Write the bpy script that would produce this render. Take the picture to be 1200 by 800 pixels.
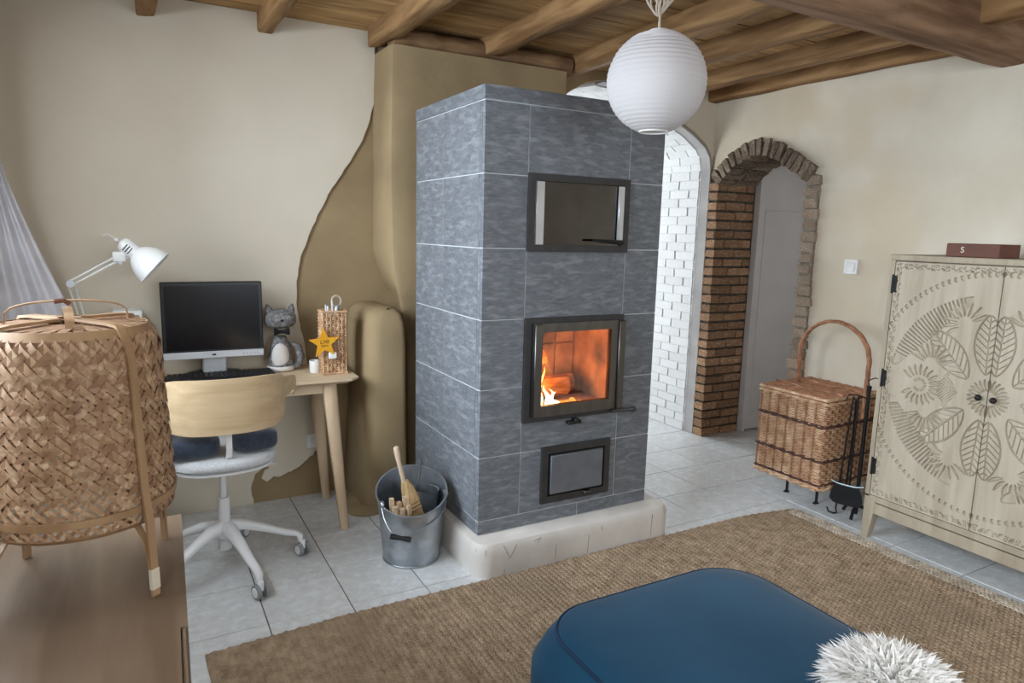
import bpy, bmesh, math, random
import numpy as np
from mathutils import Matrix, Vector
random.seed(7); rng = np.random.default_rng(7)
PI = math.pi
for o in list(bpy.data.objects): bpy.data.objects.remove(o, do_unlink=True)
SC = bpy.context.scene; COL = SC.collection

# ------------------------------------------------------------------ camera
H = 1.49; F = 799.0
_Y = Vector((153-600, 260-400, F)).normalized()
_X = Vector((2058-600, 309-400, F)); _X = (_X - _Y*_X.dot(_Y)).normalized()
_Z = _X.cross(_Y)
RW = Matrix((_X, _Y, _Z))                    # camera (right, down, forward) -> world
cam = bpy.data.cameras.new('camera'); cam.lens = F/1200*36; cam.sensor_width = 36; cam.clip_start = .02
co = bpy.data.objects.new('camera', cam); COL.objects.link(co)
cr, cd, cf = RW.col[0], RW.col[1], RW.col[2]
co.matrix_world = Matrix(((cr[0], -cd[0], -cf[0], 0), (cr[1], -cd[1], -cf[1], 0), (cr[2], -cd[2], -cf[2], H), (0, 0, 0, 1)))
SC.camera = co
def ray(px, py): return RW @ Vector((px-600, py-400, F))
def onz(px, py, z=0.): r = ray(px, py); return r*((z-H)/r.z) + Vector((0, 0, H))
def onx(px, py, x): r = ray(px, py); return r*(x/r.x) + Vector((0, 0, H))
def ony(px, py, y): r = ray(px, py); return r*(y/r.y) + Vector((0, 0, H))

# ------------------------------------------------------------------ light
def lin(c):
    return tuple(((v/255)/12.92 if v/255 <= .04045 else ((v/255+.055)/1.055)**2.4) for v in c)
wd = bpy.data.worlds.new('sky'); SC.world = wd; wd.use_nodes = True
bg = wd.node_tree.nodes['Background']; bg.inputs[0].default_value = (.75, .87, 1, 1); bg.inputs[1].default_value = 1.2
def area(name, loc, rot, sx, sy, power, col):
    l = bpy.data.lights.new(name, 'AREA'); l.shape = 'RECTANGLE'; l.size = sx; l.size_y = sy; l.energy = power; l.color = col
    o = bpy.data.objects.new(name, l); o.location = loc; o.rotation_euler = rot; COL.objects.link(o); return o
# daylight just outside the panes of the left wall, the wall behind the camera and the kitchen; the last two lights are added fill
area('daylight_window_left', (-.86, 2.25, 1.78), (0, -PI/2+.62, 0), 1.2, 1.7, 200, (.82, .91, 1))
area('daylight_window_left_near', (-.86, -.35, 1.78), (0, -PI/2+.68, 0), 1.2, 1.5, 165, (.86, .93, 1))
area('daylight_window_front', (1.6, -2.0, 1.7), (PI/2-.5, 0, 0), 2.0, 1.3, 95, (.9, .95, 1))
area('daylight_kitchen', (1.1, 5.3, 1.5), (0, -PI/2, 0), 1.3, 1.4, 85, (.88, .95, 1))
area('kitchen_back_fill', (2.9, 6.5, 1.8), (-PI/2+.4, 0, 0), 1.6, 1.2, 170, (.92, .96, 1))  # added at the far kitchen side to brighten the floor before the arch
area('hallway_fill', (4.85, 1.3, 1.6), (PI/2, 0, 0), 1.0, 1.1, 15, (1, .94, .88))  # fill light added to brighten the open door leaf
SC.view_settings.view_transform = 'Standard'; SC.view_settings.look = 'None'
SC.view_settings.gamma = 1; SC.view_settings.use_curve_mapping = False
SC.view_settings.exposure = -0.38

# ------------------------------------------------------------------ materials
MATS = {}
def nodes_new(name):
    m = bpy.data.materials.new(name); m.use_nodes = True; nt = m.node_tree; nt.nodes.clear()
    out = nt.nodes.new('ShaderNodeOutputMaterial'); b = nt.nodes.new('ShaderNodeBsdfPrincipled')
    nt.links.new(b.outputs[0], out.inputs[0]); MATS[name] = m
    return m, nt, b, out
def mat(name, c1, c2=None, rough=.6, metal=0, scale=6, stretch=(1, 1, 1), detail=5, bump=0, bscale=None, rnd=0, spec=.5,
        c3=None, scale3=2, lo=.35, hi=.65, dist=0, sheen=0, trans=0, sat=.84, gain=1.0):
    m, nt, b, out = nodes_new(name); N = nt.nodes.new; L = nt.links.new
    def soft(c):
        c = lin(c); y = .3*c[0]+.59*c[1]+.11*c[2]; return tuple(min(.9, (y+(v-y)*sat)*gain) for v in c)
    c1 = soft(c1); c2 = soft(c2) if c2 else tuple(v*.82 for v in c1)
    tc = N('ShaderNodeTexCoord'); mp = N('ShaderNodeMapping'); mp.inputs['Scale'].default_value = stretch
    L(tc.outputs['Object'], mp.inputs[0])
    vec = mp.outputs[0]
    oi = N('ShaderNodeObjectInfo')
    if rnd:
        ad = N('ShaderNodeVectorMath'); ad.operation = 'MULTIPLY_ADD'
        cx = N('ShaderNodeCombineXYZ'); L(oi.outputs['Random'], cx.inputs[0]); L(oi.outputs['Random'], cx.inputs[1]); L(oi.outputs['Random'], cx.inputs[2])
        L(cx.outputs[0], ad.inputs[0]); ad.inputs[1].default_value = (17, 31, 23); L(vec, ad.inputs[2]); vec = ad.outputs[0]
    n = N('ShaderNodeTexNoise'); n.inputs['Scale'].default_value = scale; n.inputs['Detail'].default_value = detail; n.inputs['Distortion'].default_value = dist
    L(vec, n.inputs['Vector'])
    r = N('ShaderNodeValToRGB'); r.color_ramp.elements[0].position = lo; r.color_ramp.elements[1].position = hi
    r.color_ramp.elements[0].color = (*c2, 1); r.color_ramp.elements[1].color = (*c1, 1)
    L(n.outputs[0], r.inputs[0]); colr = r.outputs[0]
    if c3:
        n3 = N('ShaderNodeTexNoise'); n3.inputs['Scale'].default_value = scale3; n3.inputs['Detail'].default_value = 3
        L(vec, n3.inputs['Vector'])
        r3 = N('ShaderNodeValToRGB'); r3.color_ramp.elements[0].position = .5; r3.color_ramp.elements[1].position = .68
        L(n3.outputs[0], r3.inputs[0])
        mx = N('ShaderNodeMix'); mx.data_type = 'RGBA'; L(r3.outputs[0], mx.inputs[0]); L(colr, mx.inputs[6]); mx.inputs[7].default_value = (*soft(c3), 1)
        colr = mx.outputs[2]
    if rnd:
        mr = N('ShaderNodeMapRange'); L(oi.outputs['Random'], mr.inputs[0]); mr.inputs[3].default_value = 1-rnd; mr.inputs[4].default_value = 1+rnd
        mv = N('ShaderNodeVectorMath'); mv.operation = 'SCALE'; L(colr, mv.inputs[0]); L(mr.outputs[0], mv.inputs[3]); colr = mv.outputs[0]
    L(colr, b.inputs['Base Color'])
    b.inputs['Roughness'].default_value = rough; b.inputs['Metallic'].default_value = metal
    b.inputs['Specular IOR Level'].default_value = spec
    if sheen: b.inputs['Sheen Weight'].default_value = sheen
    if bump:
        nb = N('ShaderNodeTexNoise'); nb.inputs['Scale'].default_value = bscale or scale*4; nb.inputs['Detail'].default_value = 6
        L(vec, nb.inputs['Vector'])
        bp = N('ShaderNodeBump'); bp.inputs['Strength'].default_value = min(1, bump); bp.inputs['Distance'].default_value = .01*max(1, bump)
        L(nb.outputs[0], bp.inputs['Height']); L(bp.outputs[0], b.inputs['Normal'])
    if trans:
        t = N('ShaderNodeBsdfTranslucent'); L(colr, t.inputs[0]); ms = N('ShaderNodeMixShader'); ms.inputs[0].default_value = trans
        L(b.outputs[0], ms.inputs[1]); L(t.outputs[0], ms.inputs[2]); L(ms.outputs[0], out.inputs[0])
    return m
def emit(name, ramp, axis, lo, hi, strength):
    m, nt, b, out = nodes_new(name); N = nt.nodes.new; L = nt.links.new
    tc = N('ShaderNodeTexCoord'); sx = N('ShaderNodeSeparateXYZ'); L(tc.outputs['Object'], sx.inputs[0])
    mr = N('ShaderNodeMapRange'); L(sx.outputs[axis], mr.inputs[0]); mr.inputs[1].default_value = lo; mr.inputs[2].default_value = hi
    r = N('ShaderNodeValToRGB'); L(mr.outputs[0], r.inputs[0]); cr_ = r.color_ramp
    cr_.elements[0].color = (*ramp[0], 1); cr_.elements[1].color = (*ramp[-1], 1)
    for i, c in enumerate(ramp[1:-1]): cr_.elements.new((i+1)/(len(ramp)-1)).color = (*c, 1)
    e = N('ShaderNodeEmission'); L(r.outputs[0], e.inputs[0]); e.inputs[1].default_value = strength
    L(e.outputs[0], out.inputs[0]); return m
def glass(name, tint, fac_min):
    m, nt, b, out = nodes_new(name); N = nt.nodes.new; L = nt.links.new
    t = N('ShaderNodeBsdfTransparent'); t.inputs[0].default_value = (*tint, 1); g = N('ShaderNodeBsdfGlossy'); g.inputs['Roughness'].default_value = .03
    fr = N('ShaderNodeFresnel'); fr.inputs[0].default_value = 1.5
    mr = N('ShaderNodeMapRange'); L(fr.outputs[0], mr.inputs[0]); mr.inputs[3].default_value = fac_min; mr.inputs[4].default_value = 1
    ms = N('ShaderNodeMixShader'); L(mr.outputs[0], ms.inputs[0]); L(t.outputs[0], ms.inputs[1]); L(g.outputs[0], ms.inputs[2])
    L(ms.outputs[0], out.inputs[0]); return m

mat('plaster_cream', (214, 203, 182), (206, 194, 172), rough=.9, scale=1.5, bump=.12, bscale=14, spec=.2)
mat('plaster_right', (216, 206, 186), (200, 188, 164), rough=.9, scale=2.2, bump=.8, bscale=6, spec=.2, c3=(205, 188, 160), scale3=1.7)
mat('clay', (160, 136, 96), (142, 120, 84), rough=.95, scale=3, bump=.35, bscale=12, spec=.15)
mat('grey_plaster', (172, 168, 166), (158, 154, 152), rough=.9, scale=6, bump=.2, spec=.2)
mat('white_brick', (232, 232, 230), (216, 217, 217), rough=.75, scale=14, bump=.5, bscale=50, rnd=.05)
mat('white_mortar', (214, 215, 215), (200, 200, 200), rough=.9, scale=14, bump=.5, bscale=60)
mat('brick', (184, 138, 98), (146, 102, 68), rough=.9, scale=16, bump=.8, bscale=60, rnd=.28, c3=(190, 164, 130), scale3=5, spec=.2)
mat('brick_grey', (150, 132, 112), (110, 86, 66), rough=.95, scale=16, bump=.8, bscale=60, rnd=.25, c3=(176, 160, 138), scale3=6, spec=.2)
mat('brick_pale', (198, 170, 142), (160, 130, 104), rough=.95, scale=22, bump=.9, bscale=60, rnd=.2, c3=(214, 204, 186), scale3=12, spec=.2)
mat('mortar_light', (150, 138, 120), (120, 108, 92), rough=1, scale=30, bump=.9, bscale=70, spec=.1)
mat('mortar', (92, 82, 70), (70, 62, 54), rough=1, scale=20, bump=.6, bscale=80, spec=.1)
mat('floor_tile', (214, 217, 218), (204, 206, 206), rough=.2, scale=16, dist=2.5, detail=8, rnd=.03, c3=(222, 226, 228), scale3=22, bump=.03, bscale=20)
mat('grout', (84, 82, 79), rough=.95)
mat('slate', (120, 125, 132), (100, 105, 113), rough=.5, scale=14, stretch=(1, 1, 3.4), dist=1.6, rnd=.06, c3=(137, 142, 148), scale3=13, bump=.35, bscale=45, detail=14, sat=.85, gain=0.86)
mat('slate_grout', (196, 200, 204), rough=.9)
mat('plinth', (212, 205, 196), (196, 188, 180), rough=.85, scale=5, bump=.2, bscale=25)
mat('crack', (96, 88, 80), rough=1)
mat('beam_wood', (190, 146, 92), (146, 104, 58), sat=.9, rough=.8, scale=7, stretch=(3, .35, 3), dist=.6, bump=.5, bscale=16, rnd=.08, c3=(132, 92, 50), scale3=4, spec=.25, gain=0.68)
mat('main_beam_wood', (150, 116, 88), (116, 86, 62), sat=.9, rough=.85, scale=7, stretch=(.35, 3, 3), dist=.6, bump=.6, bscale=16, c3=(100, 72, 50), scale3=3, spec=.2)
mat('lintel_wood', (140, 104, 66), (104, 74, 44), sat=.9, rough=.9, scale=7, stretch=(.5, 3, 3), bump=.6, bscale=14, c3=(90, 60, 38), scale3=3)
mat('plank_wood', (196, 156, 98), (160, 120, 70), sat=.9, rough=.8, scale=6, stretch=(.4, 4, 4), dist=.8, bump=.3, bscale=18, rnd=.1, c3=(140, 102, 58), scale3=3, spec=.25, gain=0.95)
mat('black_steel', (62, 61, 62), (54, 53, 54), rough=.45, metal=.3, scale=20)
mat('dark_gap', (14, 14, 14), rough=.9)
mat('steel', (116, 112, 108), (104, 100, 96), rough=.4, metal=1, scale=30, stretch=(1, 1, .1))
mat('bright_strip', (214, 216, 220), (200, 202, 206), rough=.28, metal=.6, scale=10)
mat('firebrick', (214, 170, 128), (170, 120, 84), rough=.95, scale=8, c3=(60, 44, 36), scale3=3.5)
mat('log', (190, 128, 80), (120, 76, 44), rough=.95, scale=10, stretch=(.5, 4, 4), bump=.5)
mat('ash_door', (104, 108, 114), (94, 98, 104), rough=.5, metal=.1, scale=12)
mat('galvanised', (176, 182, 188), (150, 158, 166), rough=.33, metal=.9, scale=9, c3=(190, 196, 202), scale3=14)
mat('steel_grey', (126, 134, 138), rough=.4, metal=.8)
mat('black_plastic', (24, 24, 26), rough=.45)
mat('broom_straw', (206, 172, 112), (172, 136, 80), rough=.9, scale=20, stretch=(6, 6, .4), bump=.5, bscale=30)
mat('broom_stick', (216, 190, 160), (200, 172, 140), rough=.7)
mat('thread_red', (140, 44, 34), rough=.8)
mat('kindling', (206, 176, 138), (182, 148, 108), rough=.85, scale=12, stretch=(6, 6, .5), rnd=.08)
mat('ash_wood', (218, 192, 154), (204, 176, 136), rough=.55, scale=6, stretch=(.5, 6, 6), dist=.5, spec=.35)
mat('ash_wood_leg', (216, 186, 148), (202, 170, 130), rough=.55, scale=6, stretch=(5, 5, .4), spec=.35)
mat('chair_veneer', (212, 182, 136), (196, 164, 118), rough=.5, scale=5, stretch=(.5, 4, 7), dist=.3, spec=.35)
mat('veneer_edge', (240, 222, 188), rough=.6)
mat('white_plastic', (232, 233, 234), (226, 227, 228), rough=.45)
mat('seat_fabric', (214, 216, 218), (196, 199, 202), rough=.95, scale=90, bump=.3, bscale=160)
mat('caster_grey', (140, 142, 144), rough=.5)
mat('cushion_blue', (56, 68, 88), (44, 54, 72), rough=.95, scale=60, bump=.3, bscale=120, sheen=.3)
mat('monitor_black', (16, 18, 24), (13, 15, 20), rough=.3)
mat('screen', (10, 13, 24), (8, 11, 20), rough=.18)
mat('silver', (206, 210, 216), (196, 200, 206), rough=.4, metal=.3)
mat('key', (30, 31, 36), rough=.5)
mat('knit_grey', (120, 118, 118), (92, 90, 90), rough=1, scale=60, bump=.8, bscale=130, c3=(150, 148, 148), scale3=40)
mat('cat_white', (220, 214, 206), rough=.9)
mat('black_cloth', (14, 14, 16), rough=.9)
mat('wicker_light', (206, 160, 112), (178, 128, 82), rough=.7, scale=30, c3=(222, 184, 140), scale3=20)
mat('wicker', (216, 172, 126), (178, 126, 82), rough=.65, scale=28, c3=(226, 190, 148), scale3=16)
mat('wicker_brown', (176, 116, 70), (134, 82, 46), rough=.65, scale=28)
mat('wicker_dark', (92, 52, 44), (66, 36, 32), rough=.7, scale=28)
mat('yellow_wood', (228, 166, 24), (210, 146, 14), sat=1, rough=.7, scale=14)
mat('ink_brown', (90, 56, 16), rough=.9)
mat('white_paint', (236, 236, 232), rough=.35)
mat('lamp_slot', (60, 64, 70), rough=.8)
mat('bamboo', (172, 126, 84), (152, 108, 70), rough=.6, scale=40, stretch=(1, 1, 1), c3=(200, 160, 116), scale3=60, spec=.4, gain=0.82)
mat('bamboo_lit', (194, 150, 106), (172, 130, 88), rough=.6, scale=40, c3=(216, 180, 140), scale3=60, spec=.4, gain=0.84)  # lighter bamboo copy: light on one strip direction put into the colour
mat('bamboo_strap', (196, 154, 104), (170, 126, 80), rough=.5, scale=6, stretch=(3, 3, .6), spec=.45, gain=0.78)
mat('bamboo_dark', (110, 62, 40), rough=.6)
mat('tape', (226, 212, 188), rough=.8)
mat('sideboard_oak', (166, 138, 108), (146, 118, 90), rough=.45, scale=5, stretch=(4, .4, 4), dist=.6, c3=(138, 110, 82), scale3=3, spec=.45, gain=0.74)
mat('curtain', (236, 236, 244), rough=.95, trans=.45)
mat('paper', (226, 222, 222), (220, 216, 217), rough=.95, trans=.4, spec=.2, scale=4)
mat('cord', (186, 168, 148), rough=.9)
mat('copper', (190, 120, 90), rough=.5)
mat('jute', (212, 182, 146), (166, 138, 106), rough=1, scale=30, stretch=(1, .7, 1), lo=.3, hi=.7, detail=3, c3=(176, 150, 118), scale3=2.5, bump=.8, bscale=150, spec=.1, gain=0.74)
mat('jute_edge', (208, 188, 160), (166, 146, 120), sat=.7, rough=1, scale=20, bump=.6, bscale=120, spec=.1)
mat('velvet', (21, 72, 100), (17, 63, 90), sat=1, gain=1, rough=.85, scale=4, sheen=.1, spec=.2)
mat('velvet_pipe', (14, 48, 78), sat=1, rough=.9)
mat('fur', (250, 247, 243), (242, 238, 232), rough=.95, scale=12, trans=.35, gain=.95)
mat('mango_wood', (182, 166, 138), (162, 144, 116), sat=.8, gain=.92, rough=.7, scale=5, stretch=(4, 4, .5), dist=.4, bump=.15, bscale=20)
mat('carved_wood', (194, 180, 154), (176, 160, 134), sat=.8, gain=.92, rough=.75, scale=5, stretch=(4, 4, .5), dist=.4)
mat('hinge', (40, 38, 36), rough=.5, metal=.5)
mat('brown_box', (110, 64, 46), rough=.7)
mat('box_print', (236, 226, 206), rough=.7)
mat('iron', (28, 29, 32), (22, 23, 26), rough=.5, metal=.4)
mat('switch_white', (240, 240, 238), rough=.4)
mat('door_white', (206, 200, 196), (200, 194, 190), rough=.55)
mat('hall_wall', (206, 200, 194), rough=.9)
mat('kitchen_wall', (236, 238, 240), rough=.9)
mat('window_frame', (240, 240, 238), rough=.5)
mat('cable_white', (230, 230, 228), rough=.5)
glass('fire_glass', (.98, .95, .92), .0)
glass('oven_glass', (.45, .39, .35), .07)
glass('window_glass', (.98, .99, 1), .0)
emit('flame', [(1, .93, .62), (1, .78, .28), (1, .42, .06), (.9, .16, .01)], 2, 0, .24, 7)
emit('ember', [(1, .3, .03), (1, .5, .1)], 0, 0, .4, 2.0)

# ------------------------------------------------------------------ builders
class G:
    def __init__(s): s.v = []; s.f = []
    def add(s, vs, fs):
        k = len(s.v); s.v += [tuple(p) for p in vs]; s.f += [tuple(i+k for i in q) for q in fs]; return s
    def box(s, x0, x1, y0, y1, z0, z1):
        return s.add([(x, y, z) for z in (z0, z1) for y in (y0, y1) for x in (x0, x1)],
                     [(0, 2, 3, 1), (4, 5, 7, 6), (0, 1, 5, 4), (2, 6, 7, 3), (0, 4, 6, 2), (1, 3, 7, 5)])
    def rbox(s, x0, x1, y0, y1, z0, z1, r=.01, seg=2):
        bm = bmesh.new(); bmesh.ops.create_cube(bm, size=1)
        for v in bm.verts: v.co = Vector(((x0+x1)/2+v.co.x*(x1-x0), (y0+y1)/2+v.co.y*(y1-y0), (z0+z1)/2+v.co.z*(z1-z0)))
        bmesh.ops.bevel(bm, geom=bm.edges[:], offset=min(r, .49*min(x1-x0, y1-y0, z1-z0)), segments=seg, affect='EDGES', profile=.5)
        bm.verts.index_update(); s.add([v.co[:] for v in bm.verts], [[v.index for v in f.verts] for f in bm.faces]); bm.free(); return s
    def tube(s, pts, r, n=8, closed=False, cap=True, flat=None):
        pts = [Vector(p) for p in pts]; m = len(pts)
        rs = r if hasattr(r, '__len__') else [r]*m
        T = []
        for i in range(m):
            a = pts[(i-1) % m] if (closed or i > 0) else pts[i]; b = pts[(i+1) % m] if (closed or i < m-1) else pts[i]
            t = (b-a); T.append(t.normalized() if t.length > 1e-9 else Vector((0, 0, 1)))
        u = T[0].orthogonal().normalized(); vs = []
        if flat: u = Vector(flat)
        for i in range(m):
            u = (u - T[i]*u.dot(T[i]))
            u = u.normalized() if u.length > 1e-6 else T[i].orthogonal().normalized()
            w = T[i].cross(u)
            for k in range(n):
                a = 2*PI*k/n; vs.append(pts[i]+(u*math.cos(a)+w*math.sin(a))*rs[i])
        fs = []
        for i in range(m if closed else m-1):
            j = (i+1) % m
            for k in range(n):
                l = (k+1) % n; fs.append((i*n+k, i*n+l, j*n+l, j*n+k))
        if cap and not closed: fs += [tuple(range(n-1, -1, -1)), tuple((m-1)*n+k for k in range(n))]
        return s.add(vs, fs)
    def cyl(s, p0, p1, r0, r1=None, n=16, cap=True): return s.tube([p0, p1], [r0, r0 if r1 is None else r1], n, cap=cap)
    def lathe(s, prof, c=(0, 0, 0), n=32, M=None):
        vs = []; fs = []; m = len(prof)
        for (r, z) in prof:
            for k in range(n):
                a = 2*PI*k/n; vs.append(Vector((r*math.cos(a), r*math.sin(a), z)))
        if M is not None: vs = [M @ p for p in vs]
        vs = [p+Vector(c) for p in vs]
        for i in range(m-1):
            for k in range(n):
                l = (k+1) % n; fs.append((i*n+k, i*n+l, (i+1)*n+l, (i+1)*n+k))
        if prof[0][0] > 1e-5: fs.append(tuple(range(n-1, -1, -1)))
        if prof[-1][0] > 1e-5: fs.append(tuple((m-1)*n+k for k in range(n)))
        return s.add(vs, fs)
    def shell(s, prof, c=(0, 0, 0), n=32, M=None):       # open lathe
        k0 = len(s.f); s.lathe(prof, c, n, M)
        s.f = [f for f in s.f[:k0]] + [f for f in s.f[k0:] if len(f) == 4]; return s
    def prism(s, poly, axis, a, b):
        n = len(poly)
        def P(p, t): return {'y': (p[0], t, p[1]), 'x': (t, p[0], p[1]), 'z': (p[0], p[1], t)}[axis]
        vs = [P(p, a) for p in poly]+[P(p, b) for p in poly]
        return s.add(vs, [tuple(range(n)), tuple(range(2*n-1, n-1, -1))]+[(i, n+i, n+(i+1) % n, (i+1) % n) for i in range(n)])
    def ribbon(s, pts, wdir, w, t, ndir=None):          # flat bar along pts; wdir = width direction(s)
        pts = [Vector(p) for p in pts]; m = len(pts); vs = []
        for i in range(m):
            T = (pts[min(i+1, m-1)]-pts[max(i-1, 0)]).normalized()
            W = Vector(wdir[i] if hasattr(wdir[0], '__len__') else wdir); W = (W-T*W.dot(T)).normalized(); Nn = T.cross(W)
            for a, b in ((-1, -1), (1, -1), (1, 1), (-1, 1)): vs.append(pts[i]+W*a*w/2+Nn*b*t/2)
        fs = [(0, 1, 2, 3), tuple((m-1)*4+k for k in (3, 2, 1, 0))]
        for i in range(m-1):
            for k in range(4): fs.append((i*4+k, (i+1)*4+k, (i+1)*4+(k+1) % 4, i*4+(k+1) % 4))
        return s.add(vs, fs)
    def ell(s, c, rx, ry, rz, nu=20, nv=12, M=None, e=1.0):
        vs = []; fs = []
        sp = lambda x: math.copysign(abs(x)**e, x)
        for i in range(nv+1):
            t = PI*i/nv-PI/2
            for k in range(nu):
                a = 2*PI*k/nu
                p = Vector((rx*sp(math.cos(t))*sp(math.cos(a)), ry*sp(math.cos(t))*sp(math.sin(a)), rz*sp(math.sin(t))))
                vs.append((M @ p if M is not None else p)+Vector(c))
        for i in range(nv):
            for k in range(nu):
                l = (k+1) % nu; fs.append((i*nu+k, i*nu+l, (i+1)*nu+l, (i+1)*nu+k))
        return s.add(vs, fs)
    def grid(s, X, Y, Z):                              # arrays (n,m)
        n, m = X.shape; k = len(s.v)
        s.v += list(map(tuple, np.stack([X, Y, Z], -1).reshape(-1, 3)))
        ii, jj = np.meshgrid(np.arange(n-1), np.arange(m-1), indexing='ij'); a = (ii*m+jj).ravel()+k
        s.f += list(map(tuple, np.stack([a, a+m, a+m+1, a+1], -1))); return s
    def xf(s, M): s.v = [tuple(M @ Vector(p)) for p in s.v]; return s
ORG = {}
def obj(name, g, m, parent=None, sharp=38, kind=None, label=None):
    me = bpy.data.meshes.new(name)
    og = ORG.get(parent, Vector((0, 0, 0))) if parent else Vector((0, 0, 0))
    me.from_pydata([(p[0]-og[0], p[1]-og[1], p[2]-og[2]) for p in g.v], [], g.f)
    me.update()
    if sharp:
        me.polygons.foreach_set('use_smooth', [True]*len(me.polygons)); me.set_sharp_from_angle(angle=math.radians(sharp))
    me.materials.append(MATS[m])
    o = bpy.data.objects.new(name, me); COL.objects.link(o)
    if parent: o.parent = parent; ORG[o] = og
    if kind: o['kind'] = kind
    if label: o['label'] = label
    return o
def fixn(o):
    bm = bmesh.new(); bm.from_mesh(o.data); bmesh.ops.recalc_face_normals(bm, faces=bm.faces); bm.to_mesh(o.data); bm.free(); return o
def tag(o, label, cat, group=None):
    o['label'] = label; o['category'] = cat
    if group: o['group'] = group
    return o
def thing(name, label, cat, loc, group=None):
    o = bpy.data.objects.new(name, None); COL.objects.link(o); o.location = loc; o.empty_display_size = .05
    ORG[o] = Vector(loc); return tag(o, label, cat, group)
def struct(name, g, m, **k): return obj(name, g, m, kind='structure', **k)
def piece(name, mesh, parent, loc, rot=(0, 0, 0), scale=(1, 1, 1)):
    o = bpy.data.objects.new(name, mesh); COL.objects.link(o); o.parent = parent
    o.location = Vector(loc)-ORG.get(parent, Vector((0, 0, 0))); o.rotation_euler = rot; o.scale = scale; return o
def unit_meshes(name, m, n=5, jit=.06):
    out = []
    for i in range(n):
        g = G().box(-.5, .5, -.5, .5, -.5, .5); g.v = [tuple(c+random.uniform(-jit, jit) for c in p) for p in g.v]
        me = bpy.data.meshes.new(name); me.from_pydata(g.v, [], g.f); me.materials.append(MATS[m]); out.append(me)
    return out
def loc_of(o): return ORG[o]
def rotz(a): return Matrix.Rotation(a, 4, 'Z')
def T(*p): return Matrix.Translation(Vector(p))

# ================================================================== STRUCTURE
XL, XR, YB, YF, ZC = -.5, 3.70, 3.74, -1.6, 2.52
# ---- floor and tiles
floor = struct('floor', G().box(XL-.3, 6.2, YF-.3, 6.6, -.08, -.004), 'grout'); ORG[floor] = Vector((0, 0, 0))
PX, PY, X0, Y0 = .3176, .3292, .3745, 2.512
tm = bpy.data.meshes.new('tile'); g = G(); g.rbox(-PX/2+.0022, PX/2-.0022, -PY/2+.0022, PY/2-.0022, -.012, 0, .0015, 1)
tm.from_pydata(g.v, [], g.f); tm.materials.append(MATS['floor_tile'])
cnt = 0
for i in range(-3, 14):
    for j in range(-8, 11):
        cx, cy = X0+(i+.5)*PX, Y0+(j+.5)*PY
        if cx < XL or cx > 4.62 or cy > 6.1 or cy < (1.0 if cx < 2.9 else 0): continue
        if cy > 3.9 and (cx < 2.0 or cx > 4.3): continue
        if cx > 3.9 and cy < 2.6: continue
        piece('tile', tm, floor, (cx, cy, random.uniform(-.0004, .0004)), (random.uniform(-.0012, .0012), random.uniform(-.0012, .0012), random.choice((0, PI)))); cnt += 1
# ---- back wall with the wide arch
ARCH = [(2.25, 2.16), (2.35, 2.285), (2.45, 2.366), (2.57, 2.435), (2.70, 2.465), (2.85, 2.455), (3.0, 2.42), (3.15, 2.365), (3.31, 2.285), (3.5, 2.20), (3.62, 2.125), (3.672, 2.06), (3.69, 1.98)]
poly = [(XL-.25, 0), (2.25, 0)]+ARCH+[(3.69, 0), (4.3, 0), (4.3, ZC+.1), (XL-.25, ZC+.1)]
wb = fixn(struct('wall_back', G().prism(poly, 'y', YB, YB+.5), 'clay')); ORG[wb] = Vector((0, 0, 0))
# cream plaster coat with a broken edge
EDGE = [(438, 20), (438, 60), (438, 95), (437, 125), (430, 150), (420, 170), (409, 190), (400, 205), (388, 220), (382, 232), (373, 250), (366, 265), (359, 282), (352, 300), (348, 322), (347, 340), (348, 362), (351, 380), (354, 393), (357, 405), (361, 440), (364, 470), (370, 505), (373, 522), (366, 532), (356, 540), (347, 548), (338, 552), (328, 557), (320, 557), (311, 563), (306, 559), (310, 550), (315, 545), (305, 549), (298, 555), (294, 570), (297, 592)]
pe = [(ony(x, y, YB).x, ony(x, y, YB).z) for x, y in EDGE]
pe2 = []
for a, b in zip(pe, pe[1:]):
    for k in range(3):
        t = k/3; pe2.append((a[0]+(b[0]-a[0])*t+random.uniform(-.004, .004), a[1]+(b[1]-a[1])*t+random.uniform(-.004, .004)))
pe2.append(pe[-1])
pe2 = [(x, max(.001, min(z, ZC))) for x, z in pe2]; pe2[0] = (1.185, ZC); pe2[-1] = (pe2[-1][0], .001)
obj('plaster_coat', G().prism([(XL, .001), (XL, ZC)]+pe2, 'y', YB-.014, YB+.01), 'plaster_cream', wb, sharp=30, label='cream plaster coat with a broken edge')
# cream coat on the wall right of / above the arch
up = [p for p in ARCH if p[0] >= 2.84]
obj('plaster_coat', G().prism([(2.84, ZC)]+[(x, z+.012) for x, z in up]+[(3.69, 2.06), (3.699, 2.06), (3.699, ZC)], 'y', YB-.01, YB+.01), 'plaster_cream', wb, sharp=30)
# grey unpainted band round the arch edge (first centimetres of the reveal)
path = [p for p in ARCH if p[0] > 2.6]+[(3.69, z) for z in (1.7, 1.2, .6, .002)]
gb = G()
for (xa, za), (xb, zb) in zip(path, path[1:]):
    d = Vector((xb-xa, zb-za)).normalized(); n = Vector((-d.y, d.x))*-.014
    P = lambda x, z, y, k: (x+n.x*k, y, z+n.y*k)
    gb.add([P(xa, za, YB-.006, 0), P(xb, zb, YB-.006, 0), P(xb, zb, YB+.085, 0), P(xa, za, YB+.085, 0), P(xa, za, YB-.006, 1), P(xb, zb, YB-.006, 1), P(xb, zb, YB+.085, 1), P(xa, za, YB+.085, 1)],
           [(0, 1, 2, 3), (7, 6, 5, 4), (0, 4, 5, 1), (2, 6, 7, 3), (1, 5, 6, 2), (3, 7, 4, 0)])
fixn(obj('arch_edge', gb, 'grey_plaster', wb, sharp=50))
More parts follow.
